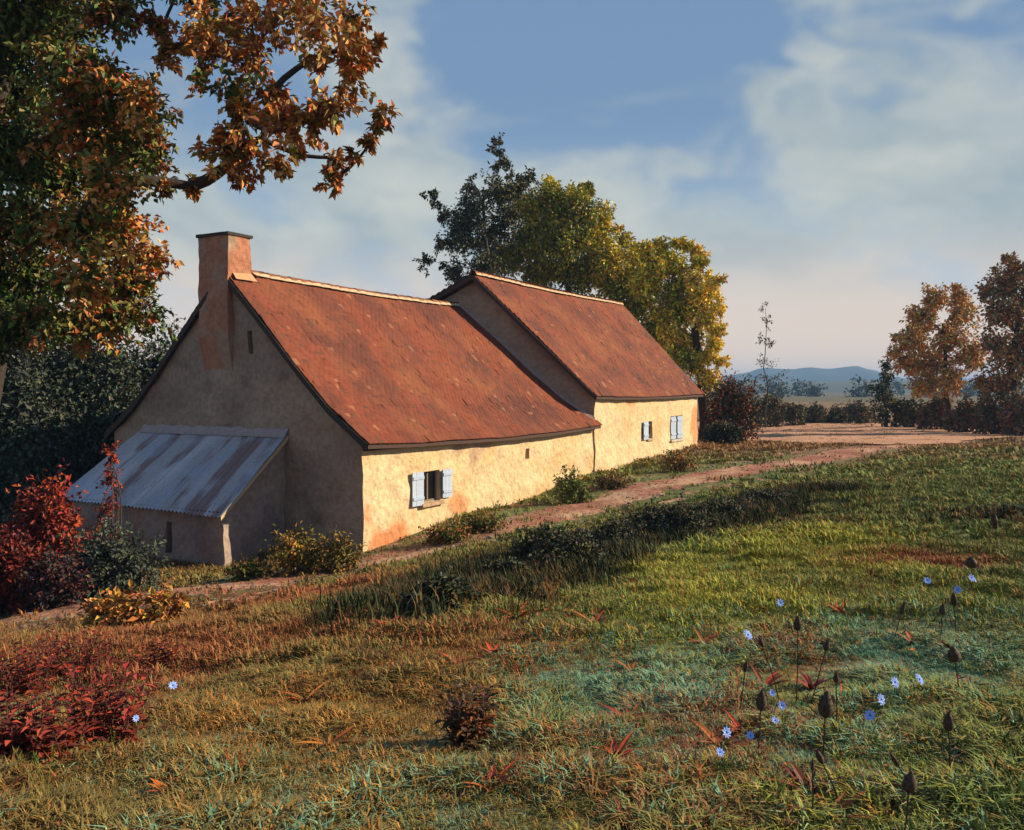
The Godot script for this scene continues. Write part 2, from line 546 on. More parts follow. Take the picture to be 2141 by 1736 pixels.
func window(parent: Node3D, q: Array, z: float, off: Vector3, col: Color) -> void:
	var g := Geo.new()
	var t := 0.045
	var zz := z - 0.16
	g.box(Vector3(q[0], q[1], zz), Vector3(q[0] + t, q[3], zz + 0.05), col)
	g.box(Vector3(q[2] - t, q[1], zz), Vector3(q[2], q[3], zz + 0.05), col)
	g.box(Vector3(q[0] + t, q[1], zz), Vector3(q[2] - t, q[1] + t, zz + 0.05), col)
	g.box(Vector3(q[0] + t, q[3] - t, zz), Vector3(q[2] - t, q[3], zz + 0.05), col)
	var mid: float = (q[0] + q[2]) * 0.5
	g.box(Vector3(mid - 0.02, q[1] + t, zz + 0.005), Vector3(mid + 0.02, q[3] - t, zz + 0.045), col)
	var o := commit(g, "window", M.wood, parent, off)
	for e in [[q[0] + t, mid - 0.02], [mid + 0.02, q[2] - t]]:
		var pg := Geo.new()
		pg.box(Vector3(e[0], q[1] + t, zz + 0.015), Vector3(e[1], q[3] - t, zz + 0.022), Color.WHITE)
		commit(pg, "pane", M.glass, o, off)

# ---------------------------------------------------------------- foliage
func rand_dir() -> Vector3:
	var z := rng.randf_range(-1, 1)
	var a := rng.randf() * TAU
	var r := sqrt(1.0 - z * z)
	return Vector3(r * cos(a), z, r * sin(a))

func pick(pal: Array) -> Color:
	var c: Color = pal[rng.randi() % pal.size()]
	return Color(c.r * rng.randf_range(.75, 1.25), c.g * rng.randf_range(.75, 1.25), c.b * rng.randf_range(.75, 1.25))

# a spray of leafy twigs about `c`
func spray(leaves: Geo, twigs: Geo, c: Vector3, r: Vector3, n_twig: int, n_leaf: int, size: float, pal: Array, droop := 0.15, bark := Color(.06, .04, .03)) -> void:
	for t in n_twig:
		var d := rand_dir()
		var reach := rng.randf_range(0.4, 1.2) if r.x > 0.4 else rng.randf_range(0.5, 1.9)
		var a := c
		var b := c + d * r * reach
		b.y -= droop * r.y * reach
		var m := (a + b) * 0.5 + rand_dir() * r * 0.12
		var rad := 0.012 * maxf(r.x, 0.3)
		twigs.tube([a, m, b], [rad, rad * 0.7, rad * 0.3], 3, bark)
		var tone: Color = pal[rng.randi() % pal.size()]
		for k in n_leaf:
			var f := sqrt(rng.randf_range(0.06, 1.0))
			var p := a.lerp(m, f * 2.0) if f < 0.5 else m.lerp(b, f * 2.0 - 1.0)
			p += rand_dir() * r.length() * 0.12
			var ld := (d * 0.6 + rand_dir() + Vector3(0, -0.35, 0)).normalized()
			var up := (Vector3(0, 1, 0) + rand_dir() * 0.8).normalized()
			var sd := ld.cross(up).normalized()
			var col := tone if rng.randf() < 0.6 else (pal[rng.randi() % pal.size()] as Color)
			col = Color(col.r * rng.randf_range(.75, 1.25), col.g * rng.randf_range(.75, 1.25), col.b * rng.randf_range(.75, 1.25))
			leaves.leaf(p, ld, sd, sd.cross(ld), size * rng.randf_range(.6, 1.3), size * rng.randf_range(.24, .36), col)

func limb(g: Geo, a: Vector3, b: Vector3, r0: float, r1: float, bend: float, col: Color) -> void:
	var pts := []
	var rad := []
	var side := rand_dir() * a.distance_to(b) * bend
	for k in 6:
		var f := k / 5.0
		pts.append(a.lerp(b, f) + side * sin(f * PI) + rand_dir() * r0 * 0.15 * (0.0 if k == 0 or k == 5 else 1.0))
		rad.append(lerpf(r0, r1, f))
	g.tube(pts, rad, 7, col)

# a tree: trunk with limbs, twigs, crown; clumps = [centre, radius vector, palette, twigs, leaves]
func tree(called: String, label: String, group: String, base: Vector3, top: Vector3, r0: float, clumps: Array, size: float, bark: Color, leafmat: Material) -> Node3D:
	var o := thing(called, label, "tree", base, 0.0, group)
	var tg := Geo.new()
	var pts := []
	var rad := []
	for k in 9:
		var f := k / 8.0
		pts.append(base.lerp(top, f) + Vector3(n1.get_noise_1d(f * 60.0 + base.x), 0, n1.get_noise_1d(f * 60.0 + 50.0 + base.x)) * base.distance_to(top) * 0.07 * sin(f * PI))
		rad.append(r0 * (1.0 - 0.75 * f) * (1.35 if k == 0 else 1.0))
	pts[0] = base - Vector3(0, 0.3, 0)
	tg.tube(pts, rad, 9, bark)
	var lg := Geo.new()
	var wg := Geo.new()
	# each clump hangs on the trunk or on a clump nearer to it; limbs are as thick as what they carry
	var order := clumps.duplicate()
	order.sort_custom(func(p, q): return axis_dist(pts, p[0]) < axis_dist(pts, q[0]))
	var from := []
	var link := []
	var carried := []
	for k in order.size():
		var ctr: Vector3 = order[k][0]
		var bestd := 1e9
		var at := Vector3.ZERO
		var lk := -1
		for j in range(2, 9):
			var q: Vector3 = pts[j]
			var dd := q.distance_to(ctr) * (1.25 if q.y < ctr.y else 1.7)
			if dd < bestd:
				bestd = dd; at = q; lk = -1
		for j in k:
			var q: Vector3 = order[j][0]
			var dd := q.distance_to(ctr) * 1.05 + 0.15 * axis_dist(pts, q)
			if dd < bestd:
				bestd = dd; at = q; lk = j
		from.append(at); link.append(lk); carried.append(1.0)
	for k in range(order.size() - 1, -1, -1):
		if link[k] >= 0:
			carried[link[k]] += carried[k]
	for k in order.size():
		var r: Vector3 = order[k][1]
		var tip := minf(r0 * 0.04 * sqrt(maxf(carried[k] - 1.0, 0.25)), r0 * 0.4)
		limb(wg, from[k], order[k][0], minf(r0 * 0.055 * sqrt(carried[k]), r0 * 0.45), tip, 0.10, bark)
		spray(lg, wg, order[k][0], r, order[k][3], order[k][4], size, order[k][2], 0.15, bark)
		if link[k] >= 0 and (from[k] as Vector3).distance_to(order[k][0]) > r.x * 1.3:
			spray(lg, wg, (from[k] as Vector3).lerp(order[k][0], rng.randf_range(.45, .7)), r * 0.6, maxi(5, int(order[k][3] / 3)), order[k][4], size, order[k][2], 0.2, bark)
	var shift := tg.v.size()
	tg.v.append_array(wg.v)
	tg.c.append_array(wg.c)
	for k in wg.i:
		tg.i.append(k + shift)
	commit(tg, "trunk", M.bark, o, base, true)
	commit(lg, "crown", leafmat, o, base)
	return o

func axis_dist(pts: Array, p: Vector3) -> float:
	var best := 1e9
	for k in range(2, pts.size()):
		best = minf(best, p.distance_to(pts[k]))
	return best

func bush(called: String, label: String, category: String, group: String, base: Vector3, lobes: Array, size: float, pal: Array, n_twig: int, n_leaf: int, leafmat: Material, stem := Color(.05, .035, .03)) -> Node3D:
	var o := thing(called, label, category, base, 0.0, group)
	var lg := Geo.new()
	var wg := Geo.new()
	for l in lobes:
		var c: Vector3 = base + (l[0] as Vector3)
		var r: Vector3 = l[1]
		for k in 3:
			limb(wg, base + Vector3(rng.randf_range(-.1, .1), -0.08, rng.randf_range(-.1, .1)), c + rand_dir() * r * 0.4, 0.02 + r.x * 0.02, 0.006, 0.12, stem)
		spray(lg, wg, c, r, int(n_twig), n_leaf, size, l[2] if l.size() > 2 else pal, 0.1, stem)
	commit(wg, "stems", M.dull_leaf, o, base)
	commit(lg, "foliage", leafmat, o, base)
	return o

# ---------------------------------------------------------------- sky
func build_sky() -> Sky:
	var w := 1536
	var hh := 768
	var im := Image.create(w, hh, false, Image.FORMAT_RGBF)
	var a := FastNoiseLite.new()
	a.seed = 5; a.frequency = 1.0; a.fractal_octaves = 6; a.fractal_gain = 0.55
	var b := FastNoiseLite.new()
	b.seed = 15; b.frequency = 1.0; b.fractal_octaves = 5
	var deep := Color(.09, .16, .28)
	var mid := Color(.135, .22, .345)
	var low := Color(.31, .41, .50)
	for y in hh:
		var el := (0.5 - (y + 0.5) / hh) * PI
		var se := sin(el)
		var ce := cos(el)
		for x in w:
			var az := ((x + 0.5) / w - 0.5) * TAU
			if el < -0.06:
				im.set_pixel(x, y, Color(.20, .19, .17))
				continue
			var d := Vector3(sin(az) * ce, se, -cos(az) * ce)
			var e := clampf(se, 0, 1)
			var c := low.lerp(mid, smoothstep(0.05, 0.32, e)).lerp(deep, smoothstep(0.3, 0.8, e))
			# broken, wind-drawn cloud, rising to the right
			var q := Vector3(d.x * 2.3 + e * 2.2, e * 5.0 - d.x * 1.5, d.z * 2.1)
			var q2 := q + Vector3(b.get_noise_3dv(q * 1.3), b.get_noise_3dv(q * 1.3 + Vector3(9, 3, 1)), 0) * 0.35
			var cl := a.get_noise_3dv(q2 * 1.15) * 0.95 + 0.44 - maxf(e - 0.19, 0.0) * 3.2
			cl = smoothstep(-0.12, 0.5, cl)
			var thick := clampf(0.5 + b.get_noise_3dv(q2 * 2.2) * 0.9, 0, 1)
			var cc := Color(.27, .325, .345).lerp(Color(.44, .455, .415), thick)
			cc = cc.lerp(Color(.56, .47, .41), smoothstep(0.19, 0.04, e))
			c = c.lerp(cc, cl * 0.88)
			c = c.lerp(Color(.68, .54, .42), smoothstep(0.17, 0.0, e) * 0.75)
			im.set_pixel(x, y, c)
	var pm := PanoramaSkyMaterial.new()
	pm.panorama = ImageTexture.create_from_image(im)
	var s := Sky.new()
	s.sky_material = pm
	return s

# ================================================================
func _ready() -> void:
	rng.seed = 20240
	n1.seed = 1; n1.frequency = 0.05; n1.fractal_octaves = 4
	n2.seed = 2; n2.frequency = 0.05; n2.fractal_octaves = 3
	n3.seed = 8; n3.frequency = 0.05

	var cam := Camera3D.new()
	cam.name = "camera"
	cam.position = Vector3(0, EYE_Y, 0)
	cam.projection = Camera3D.PROJECTION_FRUSTUM
	cam.near = 0.1
	cam.far = 6000.0
	cam.size = 1736.0 / F * 0.1
	cam.frustum_offset = Vector2(0, -(868.0 - 815.0) / F * 0.1)
	add_child(cam)
	cam.current = true

	var env := Environment.new()
	env.background_mode = Environment.BG_SKY
	env.sky = build_sky()
	env.background_energy_multiplier = 0.84
	env.tonemap_mode = Environment.TONE_MAPPER_LINEAR
	env.tonemap_exposure = 1.7
	env.sdfgi_enabled = true
	env.ssao_enabled = true
	env.ssil_enabled = true
	env.fog_enabled = true
	env.fog_density = 0.0004
	env.fog_light_color = Color(.55, .76, 1.0)
	var we := WorldEnvironment.new()
	we.name = "world_environment"
	we.environment = env
	add_child(we)

	var sun := DirectionalLight3D.new()
	sun.name = "sun"
	sun.light_energy = 1.6
	sun.light_color = Color(1.0, .90, .74)
	sun.light_angular_distance = 0.5
	sun.shadow_enabled = true
	add_child(sun)
	sun.look_at_from_position(Vector3(0.886, 0.454, -0.087) * 50.0, Vector3.ZERO)

	build_materials()
	M.tile_mesh = tile_mesh()
	build_heights()
	build_patches()
	build_land()
	build_low_house()
	build_tall_house()
	build_lean_to()
	build_trees()
	build_shrubs()
	build_grass()
	build_litter()
	build_meadow_plants()

# ---------------------------------------------------------------- land
func spread(a: float, b: float, step: float, far: float) -> Array:
	var out := []
	var k := a
	while k <= b:
		out.append(k)
		k += step
	var s := step
	k = b
	while k < far:
		s *= 1.35
		k += s
		out.append(k)
	return out

func build_land() -> void:
	var xr := spread(0.0, 40.0, 0.45, 3200.0)
	var xs := []
	for k in range(xr.size() - 1, 0, -1):
		xs.append(-xr[k])
	xs.append_array(xr)
	var zr := spread(-8.0, 112.0, 0.45, 3600.0)
	var g := Geo.new()
	for z in zr:
		for x in xs:
			g.v.append(Vector3(x, h(x, -z), -z))
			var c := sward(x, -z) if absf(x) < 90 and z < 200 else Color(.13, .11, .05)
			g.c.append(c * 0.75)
	var nx := xs.size()
	for j in zr.size() - 1:
		for k in nx - 1:
			var q := j * nx + k
			g.i.append(q); g.i.append(q + 1 + nx); g.i.append(q + 1)
			g.i.append(q); g.i.append(q + nx); g.i.append(q + nx + 1)
	var o := commit(g, "ground", M.ground, self, Vector3.ZERO, true)
	o.set_meta("kind", "structure")
	o.set_meta("label", "uneven meadow ground of olive and brown turf")

	# earth track along the front of the houses
	var mid := [Vector2(-9.5, -12.6), Vector2(-7.2, -13.4), Vector2(-5.5, -14.9), Vector2(-4.1, -16.9), Vector2(-2.4, -18.6), Vector2(-.5, -20.2), Vector2(1.1, -22.5), Vector2(3.1, -24.8), Vector2(5.9, -28.0), Vector2(10.7, -33.0), Vector2(16.8, -40), Vector2(22, -47), Vector2(27, -55)]
	var cv := Curve2D.new()
	for k in mid.size():
		var t: Vector2 = (mid[mini(k + 1, mid.size() - 1)] - mid[maxi(k - 1, 0)]) * 0.18
		cv.add_point(mid[k], -t, t)
	var pg := Geo.new()
	var len_ := cv.get_baked_length()
	var cnt := int(len_ / 0.25)
	var cols := 11
	for k in cnt + 1:
		var d := len_ * k / cnt
		var p := cv.sample_baked(d)
		var q := cv.sample_baked(minf(d + 0.2, len_)) - cv.sample_baked(maxf(d - 0.2, 0))
		var s := Vector2(-q.y, q.x).normalized()
		for j in cols:
			var f := (j / (cols - 1.0)) * 2.0 - 1.0
			var wd := 1.95 + 1.1 * n2.get_noise_2d(d * 22.0, 50.0 if f > 0 else 0.0) + (0.25 if d > 14 else 0.0)
			var r := p + s * f * wd
			var y := h(r.x, r.y) + 0.035 * (1.0 - f * f) - 0.012 * absf(f) - (0.03 if absf(absf(f) - 0.5) < 0.15 else 0.0)
			pg.v.append(Vector3(r.x, y, r.y))
			var c := Color(.43, .19, .12).lerp(Color(.30, .10, .07), clampf(0.5 + n1.get_noise_2d(r.x * 12, r.y * 12) * 1.6, 0, 1)).lerp(Color(.60, .40, .26), clampf(n2.get_noise_2d(d * 6.0, f * 40.0) * 2.0, 0, 0.75))
			pg.c.append(c)
	for k in cnt:
		for j in cols - 1:
			var q := k * cols + j
			pg.i.append(q); pg.i.append(q + cols); pg.i.append(q + cols + 1)
			pg.i.append(q); pg.i.append(q + cols + 1); pg.i.append(q + 1)
	o = commit(pg, "path", M.ground, self, Vector3.ZERO, true)
	o.set_meta("kind", "structure")
	o.set_meta("label", "reddish earth track running past the front of the houses")

	# pale stubble field beyond the tall house
	var fg := Geo.new()
	var fx := 34
	var fz := 26
	for j in fz + 1:
		for k in fx + 1:
			var z := lerpf(-43.0, -84.0, j / float(fz))
			var x0 := lerpf(10.5, 16.0, j / float(fz)) + n1.get_noise_1d(z * 8.0) * 1.5
			var x1 := lerpf(21.0, 62.0, j / float(fz)) + n1.get_noise_1d(z * 8.0 + 80.0) * 2.0
			var x := lerpf(x0, x1, k / float(fx))
			fg.v.append(Vector3(x, h(x, z) + 0.06, z + n2.get_noise_1d(x * 6.0) * 1.2))
			fg.c.append(Color(.60, .33, .20).lerp(Color(.48, .25, .15), clampf(0.5 + n1.get_noise_2d(x * 1.5, z * 10.0) * 1.8, 0, 1)))
	for j in fz:
		for k in fx:
			var q := j * (fx + 1) + k
			fg.i.append(q); fg.i.append(q + fx + 2); fg.i.append(q + 1)
			fg.i.append(q); fg.i.append(q + fx + 1); fg.i.append(q + fx + 2)
	o = commit(fg, "field", M.ground, self, Vector3.ZERO, true)
	o.set_meta("kind", "structure")
	o.set_meta("label", "pale pinkish stubble field beyond the houses")

	# far ridge of hills
	for hl in [[1500.0, 44.0, 7.0, Color(.05, .08, .10)], [800.0, 11.0, 2.0, Color(.05, .07, .05)]]:
		var hgeo := Geo.new()
		var dist: float = hl[0]
		var nseg := 160
		for k in nseg + 1:
			var x := lerpf(-dist * 0.9, dist * 0.9, k / float(nseg))
			var bell := exp(-pow((x / dist - 0.37) / 0.12, 4.0)) if dist > 1000.0 else 1.0
			var top: float = float(hl[1]) * (0.18 + 0.80 * bell) * (0.95 + 0.25 * n1.get_noise_1d(x / dist * 300.0 + float(hl[2]) * 40.0)) + n2.get_noise_1d(x / dist * 3000.0) * dist * 0.0008
			for r in [[-4.0, 0.0], [top * 0.55, 60.0], [top, 150.0], [top * 0.5, 320.0]]:
				hgeo.v.append(Vector3(x, float(r[0]), -dist - float(r[1])))
				hgeo.c.append(hl[3])
		for k in nseg:
			for j in 3:
				var q := k * 4 + j
				hgeo.i.append(q); hgeo.i.append(q + 5); hgeo.i.append(q + 4)
				hgeo.i.append(q); hgeo.i.append(q + 1); hgeo.i.append(q + 5)
		o = commit(hgeo, numbered("hill"), M.far, self, Vector3.ZERO, true)
		o.set_meta("kind", "structure")
		o.set_meta("label", "long low wooded hills on the horizon")

# ---------------------------------------------------------------- houses
const LOW_FRONT := [Vector2(-.24, .52), Vector2(0, .68), Vector2(.9, 1.32), Vector2(1.8, 2.16), Vector2(3.0, 3.36), Vector2(4.25, 4.57)]
const LOW_LEN := 11.76
const HALF := 4.25
const TURN := 1.0402

func prof_y(prof: Array, s: float) -> float:
	for k in prof.size() - 1:
		var a: Vector2 = prof[k]
		var b: Vector2 = prof[k + 1]
		if s <= b.x or k == prof.size() - 2:
			return lerpf(a.y, b.y, (s - a.x) / (b.x - a.x))
	return 0.0

func low_top(s: float) -> float:
	return prof_y(LOW_FRONT, s if s < HALF else 2 * HALF - s) - 0.1

func verge(parent: Node3D, profs: Array, x: float, off: Vector3, col: Color, tall := 0.15, skew := 0.0) -> void:
	for pr in profs:
		var g := Geo.new()
		var prof: Array = pr[0]
		var zs: float = pr[1]
		var zo: float = pr[2]
		for k in prof.size() - 1:
			var a: Vector2 = prof[k]
			var b: Vector2 = prof[k + 1]
			var xa := x + skew * (a.x * zs)
			var xb := x + skew * (b.x * zs)
			for e in [0.0, -0.03]:
				g.quad(Vector3(xa + e, a.y + 0.012, zo + a.x * zs), Vector3(xb + e, b.y + 0.012, zo + b.x * zs), Vector3(xb + e, b.y - tall, zo + b.x * zs), Vector3(xa + e, a.y - tall, zo + a.x * zs), col)
			for dy in [0.012, -tall]:
				g.quad(Vector3(xa, a.y + dy, zo + a.x * zs), Vector3(xb, b.y + dy, zo + b.x * zs), Vector3(xb - .03, b.y + dy, zo + b.x * zs), Vector3(xa - .03, a.y + dy, zo + a.x * zs), col)
		commit(g, "verge_board", M.wood, parent, off)

const SKEW := 0.405
func party(s: float) -> float:          # the slanting line on which the low roof meets the tall house
	return LOW_LEN - SKEW * s

func low_sag(x: float) -> float:
	return -0.11 * sin(clampf(x / LOW_LEN, 0, 1) * PI) + n3.get_noise_1d(x * 9.0) * 0.02

func tall_sag(x: float) -> float:
	return -0.06 * sin(clampf((x - 10.5) / 11.5, 0, 1) * PI) + n3.get_noise_1d(x * 9.0 + 70.0) * 0.02

func build_low_house() -> void:
	var off := Vector3(0, -1.85, 0)
	var o := thing("low_farmhouse", "low cream farmhouse with tall chimney, shaded gable and sagging red tiled roof", "house", Vector3(HX, -1.85, HZ), TURN)
	var win := [2.17, -1.02, 2.92, -0.27]
	var vent := [7.2, -.3, 7.42, 0.0]
	var g := Geo.new()
	wall(g, Vector3.ZERO, Vector3(1, 0, 0), Vector3(0, 0, 1), LOW_LEN, -2.6, func(_a): return 0.60, [win, vent], 0.3, low_front_colour, 0.06)
	commit(g, "front_wall", M.plaster, o, off, true)
	g = Geo.new()
	var slit := [3.35, 2.55, 3.5, 3.1]
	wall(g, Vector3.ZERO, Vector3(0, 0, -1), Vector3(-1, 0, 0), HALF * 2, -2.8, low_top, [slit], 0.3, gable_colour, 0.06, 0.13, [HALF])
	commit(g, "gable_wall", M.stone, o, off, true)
	g = Geo.new()
	g.box(Vector3(0.3, 2.4, -3.6), Vector3(0.34, 3.2, -3.25), Color(.03, .025, .025))
	commit(g, "slit_backing", M.wood, o, off)
	g = Geo.new()
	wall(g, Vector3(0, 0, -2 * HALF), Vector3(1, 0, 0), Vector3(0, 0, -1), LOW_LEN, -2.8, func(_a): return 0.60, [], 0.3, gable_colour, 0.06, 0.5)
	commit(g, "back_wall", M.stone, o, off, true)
	g = Geo.new()
	var lo := func(_s): return -0.12
	var hi := func(q): return party(q) - 0.02
	deck(g, LOW_FRONT, lo, hi, 0.1, Color(.06, .03, .025), -1.0, low_sag)
	var back := Geo.new()
	var bp := []
	for q in LOW_FRONT:
		bp.append(Vector2((q as Vector2).x - 2 * HALF, (q as Vector2).y))
	deck(back, bp, lo, hi, 0.1, Color(.06, .03, .025), 1.0, low_sag)
	commit(g, "roof", M.wood, o, off)
	commit(back, "roof", M.wood, o, off)
	tiles(o, LOW_FRONT, lo, hi, -1.0, off, 0.0, low_sag)
	tiles(o, bp, lo, hi, 1.0, off, 40.0, low_sag)
	ridge(o, 0.56, party(HALF) - 0.05, 4.64, HALF, off, low_sag)
	verge(o, [[LOW_FRONT, -1.0, 0.0], [bp, 1.0, 0.0]], -0.125, off, Color(.045, .033, .03))
	# eaves board
	g = Geo.new()
	g.box(Vector3(-0.02, 0.36, 0.02), Vector3(LOW_LEN - 0.03, 0.5, 0.075), Color(.07, .035, .03))
	commit(g, "eaves_board", M.wood, o, off)
	# window, sill, shutters, vent
	window(o, win, 0.0, off, Color(.22, .17, .13))
	g = Geo.new()
	g.box(Vector3(win[0] - 0.08, win[1] - 0.09, -0.14), Vector3(win[2] + 0.08, win[1] - 0.003, 0.09), Color(.46, .32, .22))
	commit(g, "window_sill", M.stone, o, off)
	shutter(o, 1.70, 2.15, -1.06, -0.25, 0.045, off, Color(.44, .57, .80))
	shutter(o, 2.94, 3.34, -0.98, -0.27, 0.045, off, Color(.44, .57, .80))
	g = Geo.new()
	g.box(Vector3(7.15, -.35, -0.34), Vector3(7.47, 0.05, -0.3), Color(.03, .025, .02))
	commit(g, "vent_backing", M.wood, o, off)
	# chimney
	var ch := Geo.new()
	var colf := func(p: Vector3):
		var a := n1.get_noise_3d(p.x * 20, p.y * 20, p.z * 20)
		var b := n2.get_noise_3d(p.x * 30, p.y * 30, p.z * 30)
		var brick := Color(.44, .19, .12).lerp(Color(.50, .28, .18), clampf(a * 2.0, 0, 1)).lerp(Color(.40, .29, .22), clampf(b * 2.5, 0, 0.9))
		return brick
	var y0 := 3.0
	var yt := func(_a): return 5.42
	wall(ch, Vector3(-0.16, 0, -4.02), Vector3(0, 0, -1), Vector3(-1, 0, 0), 1.05, y0, yt, [], 0.1, colf, 0.05, 0.09)
	wall(ch, Vector3(0.55, 0, -4.02), Vector3(0, 0, -1), Vector3(1, 0, 0), 1.05, y0, yt, [], 0.1, colf, 0.05, 0.09)
	wall(ch, Vector3(-0.16, 0, -4.02), Vector3(1, 0, 0), Vector3(0, 0, 1), 0.71, y0, yt, [], 0.1, colf, 0.05, 0.09)
	wall(ch, Vector3(-0.16, 0, -5.07), Vector3(1, 0, 0), Vector3(0, 0, -1), 0.71, y0, yt, [], 0.1, colf, 0.05, 0.09)
	for k in 8:   # corbel under the stack
		var za := -4.02 - 1.05 * k / 8.0
		var zb := -4.02 - 1.05 * (k + 1) / 8.0
		ch.quad(wobble(Vector3(-.16, 3.0, za), .05), wobble(Vector3(-.16, 3.0, zb), .05), Vector3(0.02, 2.1, zb + 0.1 * (k + 1) / 8.0 - 0.05), Vector3(0.02, 2.1, za + 0.1 * k / 8.0 - 0.05), colf.call(Vector3(0, 2.6, za)))
	for za in [-4.02, -5.07]:
		ch.tri(wobble(Vector3(-.16, 3.0, za), .05), Vector3(0.02, 3.0, za), Vector3(0.02, 2.1, za + (0.05 if za < -4.5 else -0.05)), colf.call(Vector3(0, 2.6, za)))
	var chm := commit(ch, "chimney", M.stone, o, off, false)
	chm.set_meta("label", "square chimney with orange brick on its sunlit side")
	g = Geo.new()
	var soot := Color(.05, .04, .04)
	g.box(Vector3(-0.2, 5.42, -5.11), Vector3(0.59, 5.50, -4.93), soot)
	g.box(Vector3(-0.2, 5.42, -4.16), Vector3(0.59, 5.49, -3.98), soot)
	g.box(Vector3(-0.2, 5.42, -4.93), Vector3(0.10, 5.495, -4.16), soot)
	g.box(Vector3(0.42, 5.42, -4.93), Vector3(0.59, 5.495, -4.16), soot)
	g.box(Vector3(0.1, 5.2, -4.93), Vector3(0.42, 5.24, -4.16), soot)
	commit(g, "chimney_cap", M.stone, chm, off)
	# mortar skirt where chimney and roof meet
	g = Geo.new()
	g.quad(Vector3(0.54, 4.62, -4.03), Vector3(0.54, 4.62, -5.0), Vector3(0.82, 4.55, -4.9), Vector3(0.86, 4.5, -4.02), Color(.6, .34, .2))
	g.quad(Vector3(-0.03, 4.52, -4.0), Vector3(0.56, 4.55, -4.0), Vector3(0.62, 4.36, -3.86), Vector3(-0.05, 4.36, -3.86), Color(.6, .34, .2))
	commit(g, "chimney_skirt", M.plaster, chm, off)

const TALL_HALF := 3.6
const TALL_FRONT := [Vector2(-.24, 1.50), Vector2(0, 1.72), Vector2(3.6, 5.55)]

func tall_top(s: float) -> float:
	if s < TALL_HALF:
		return prof_y(TALL_FRONT, s) - 0.1
	return 5.45 - (s - TALL_HALF) * 0.6

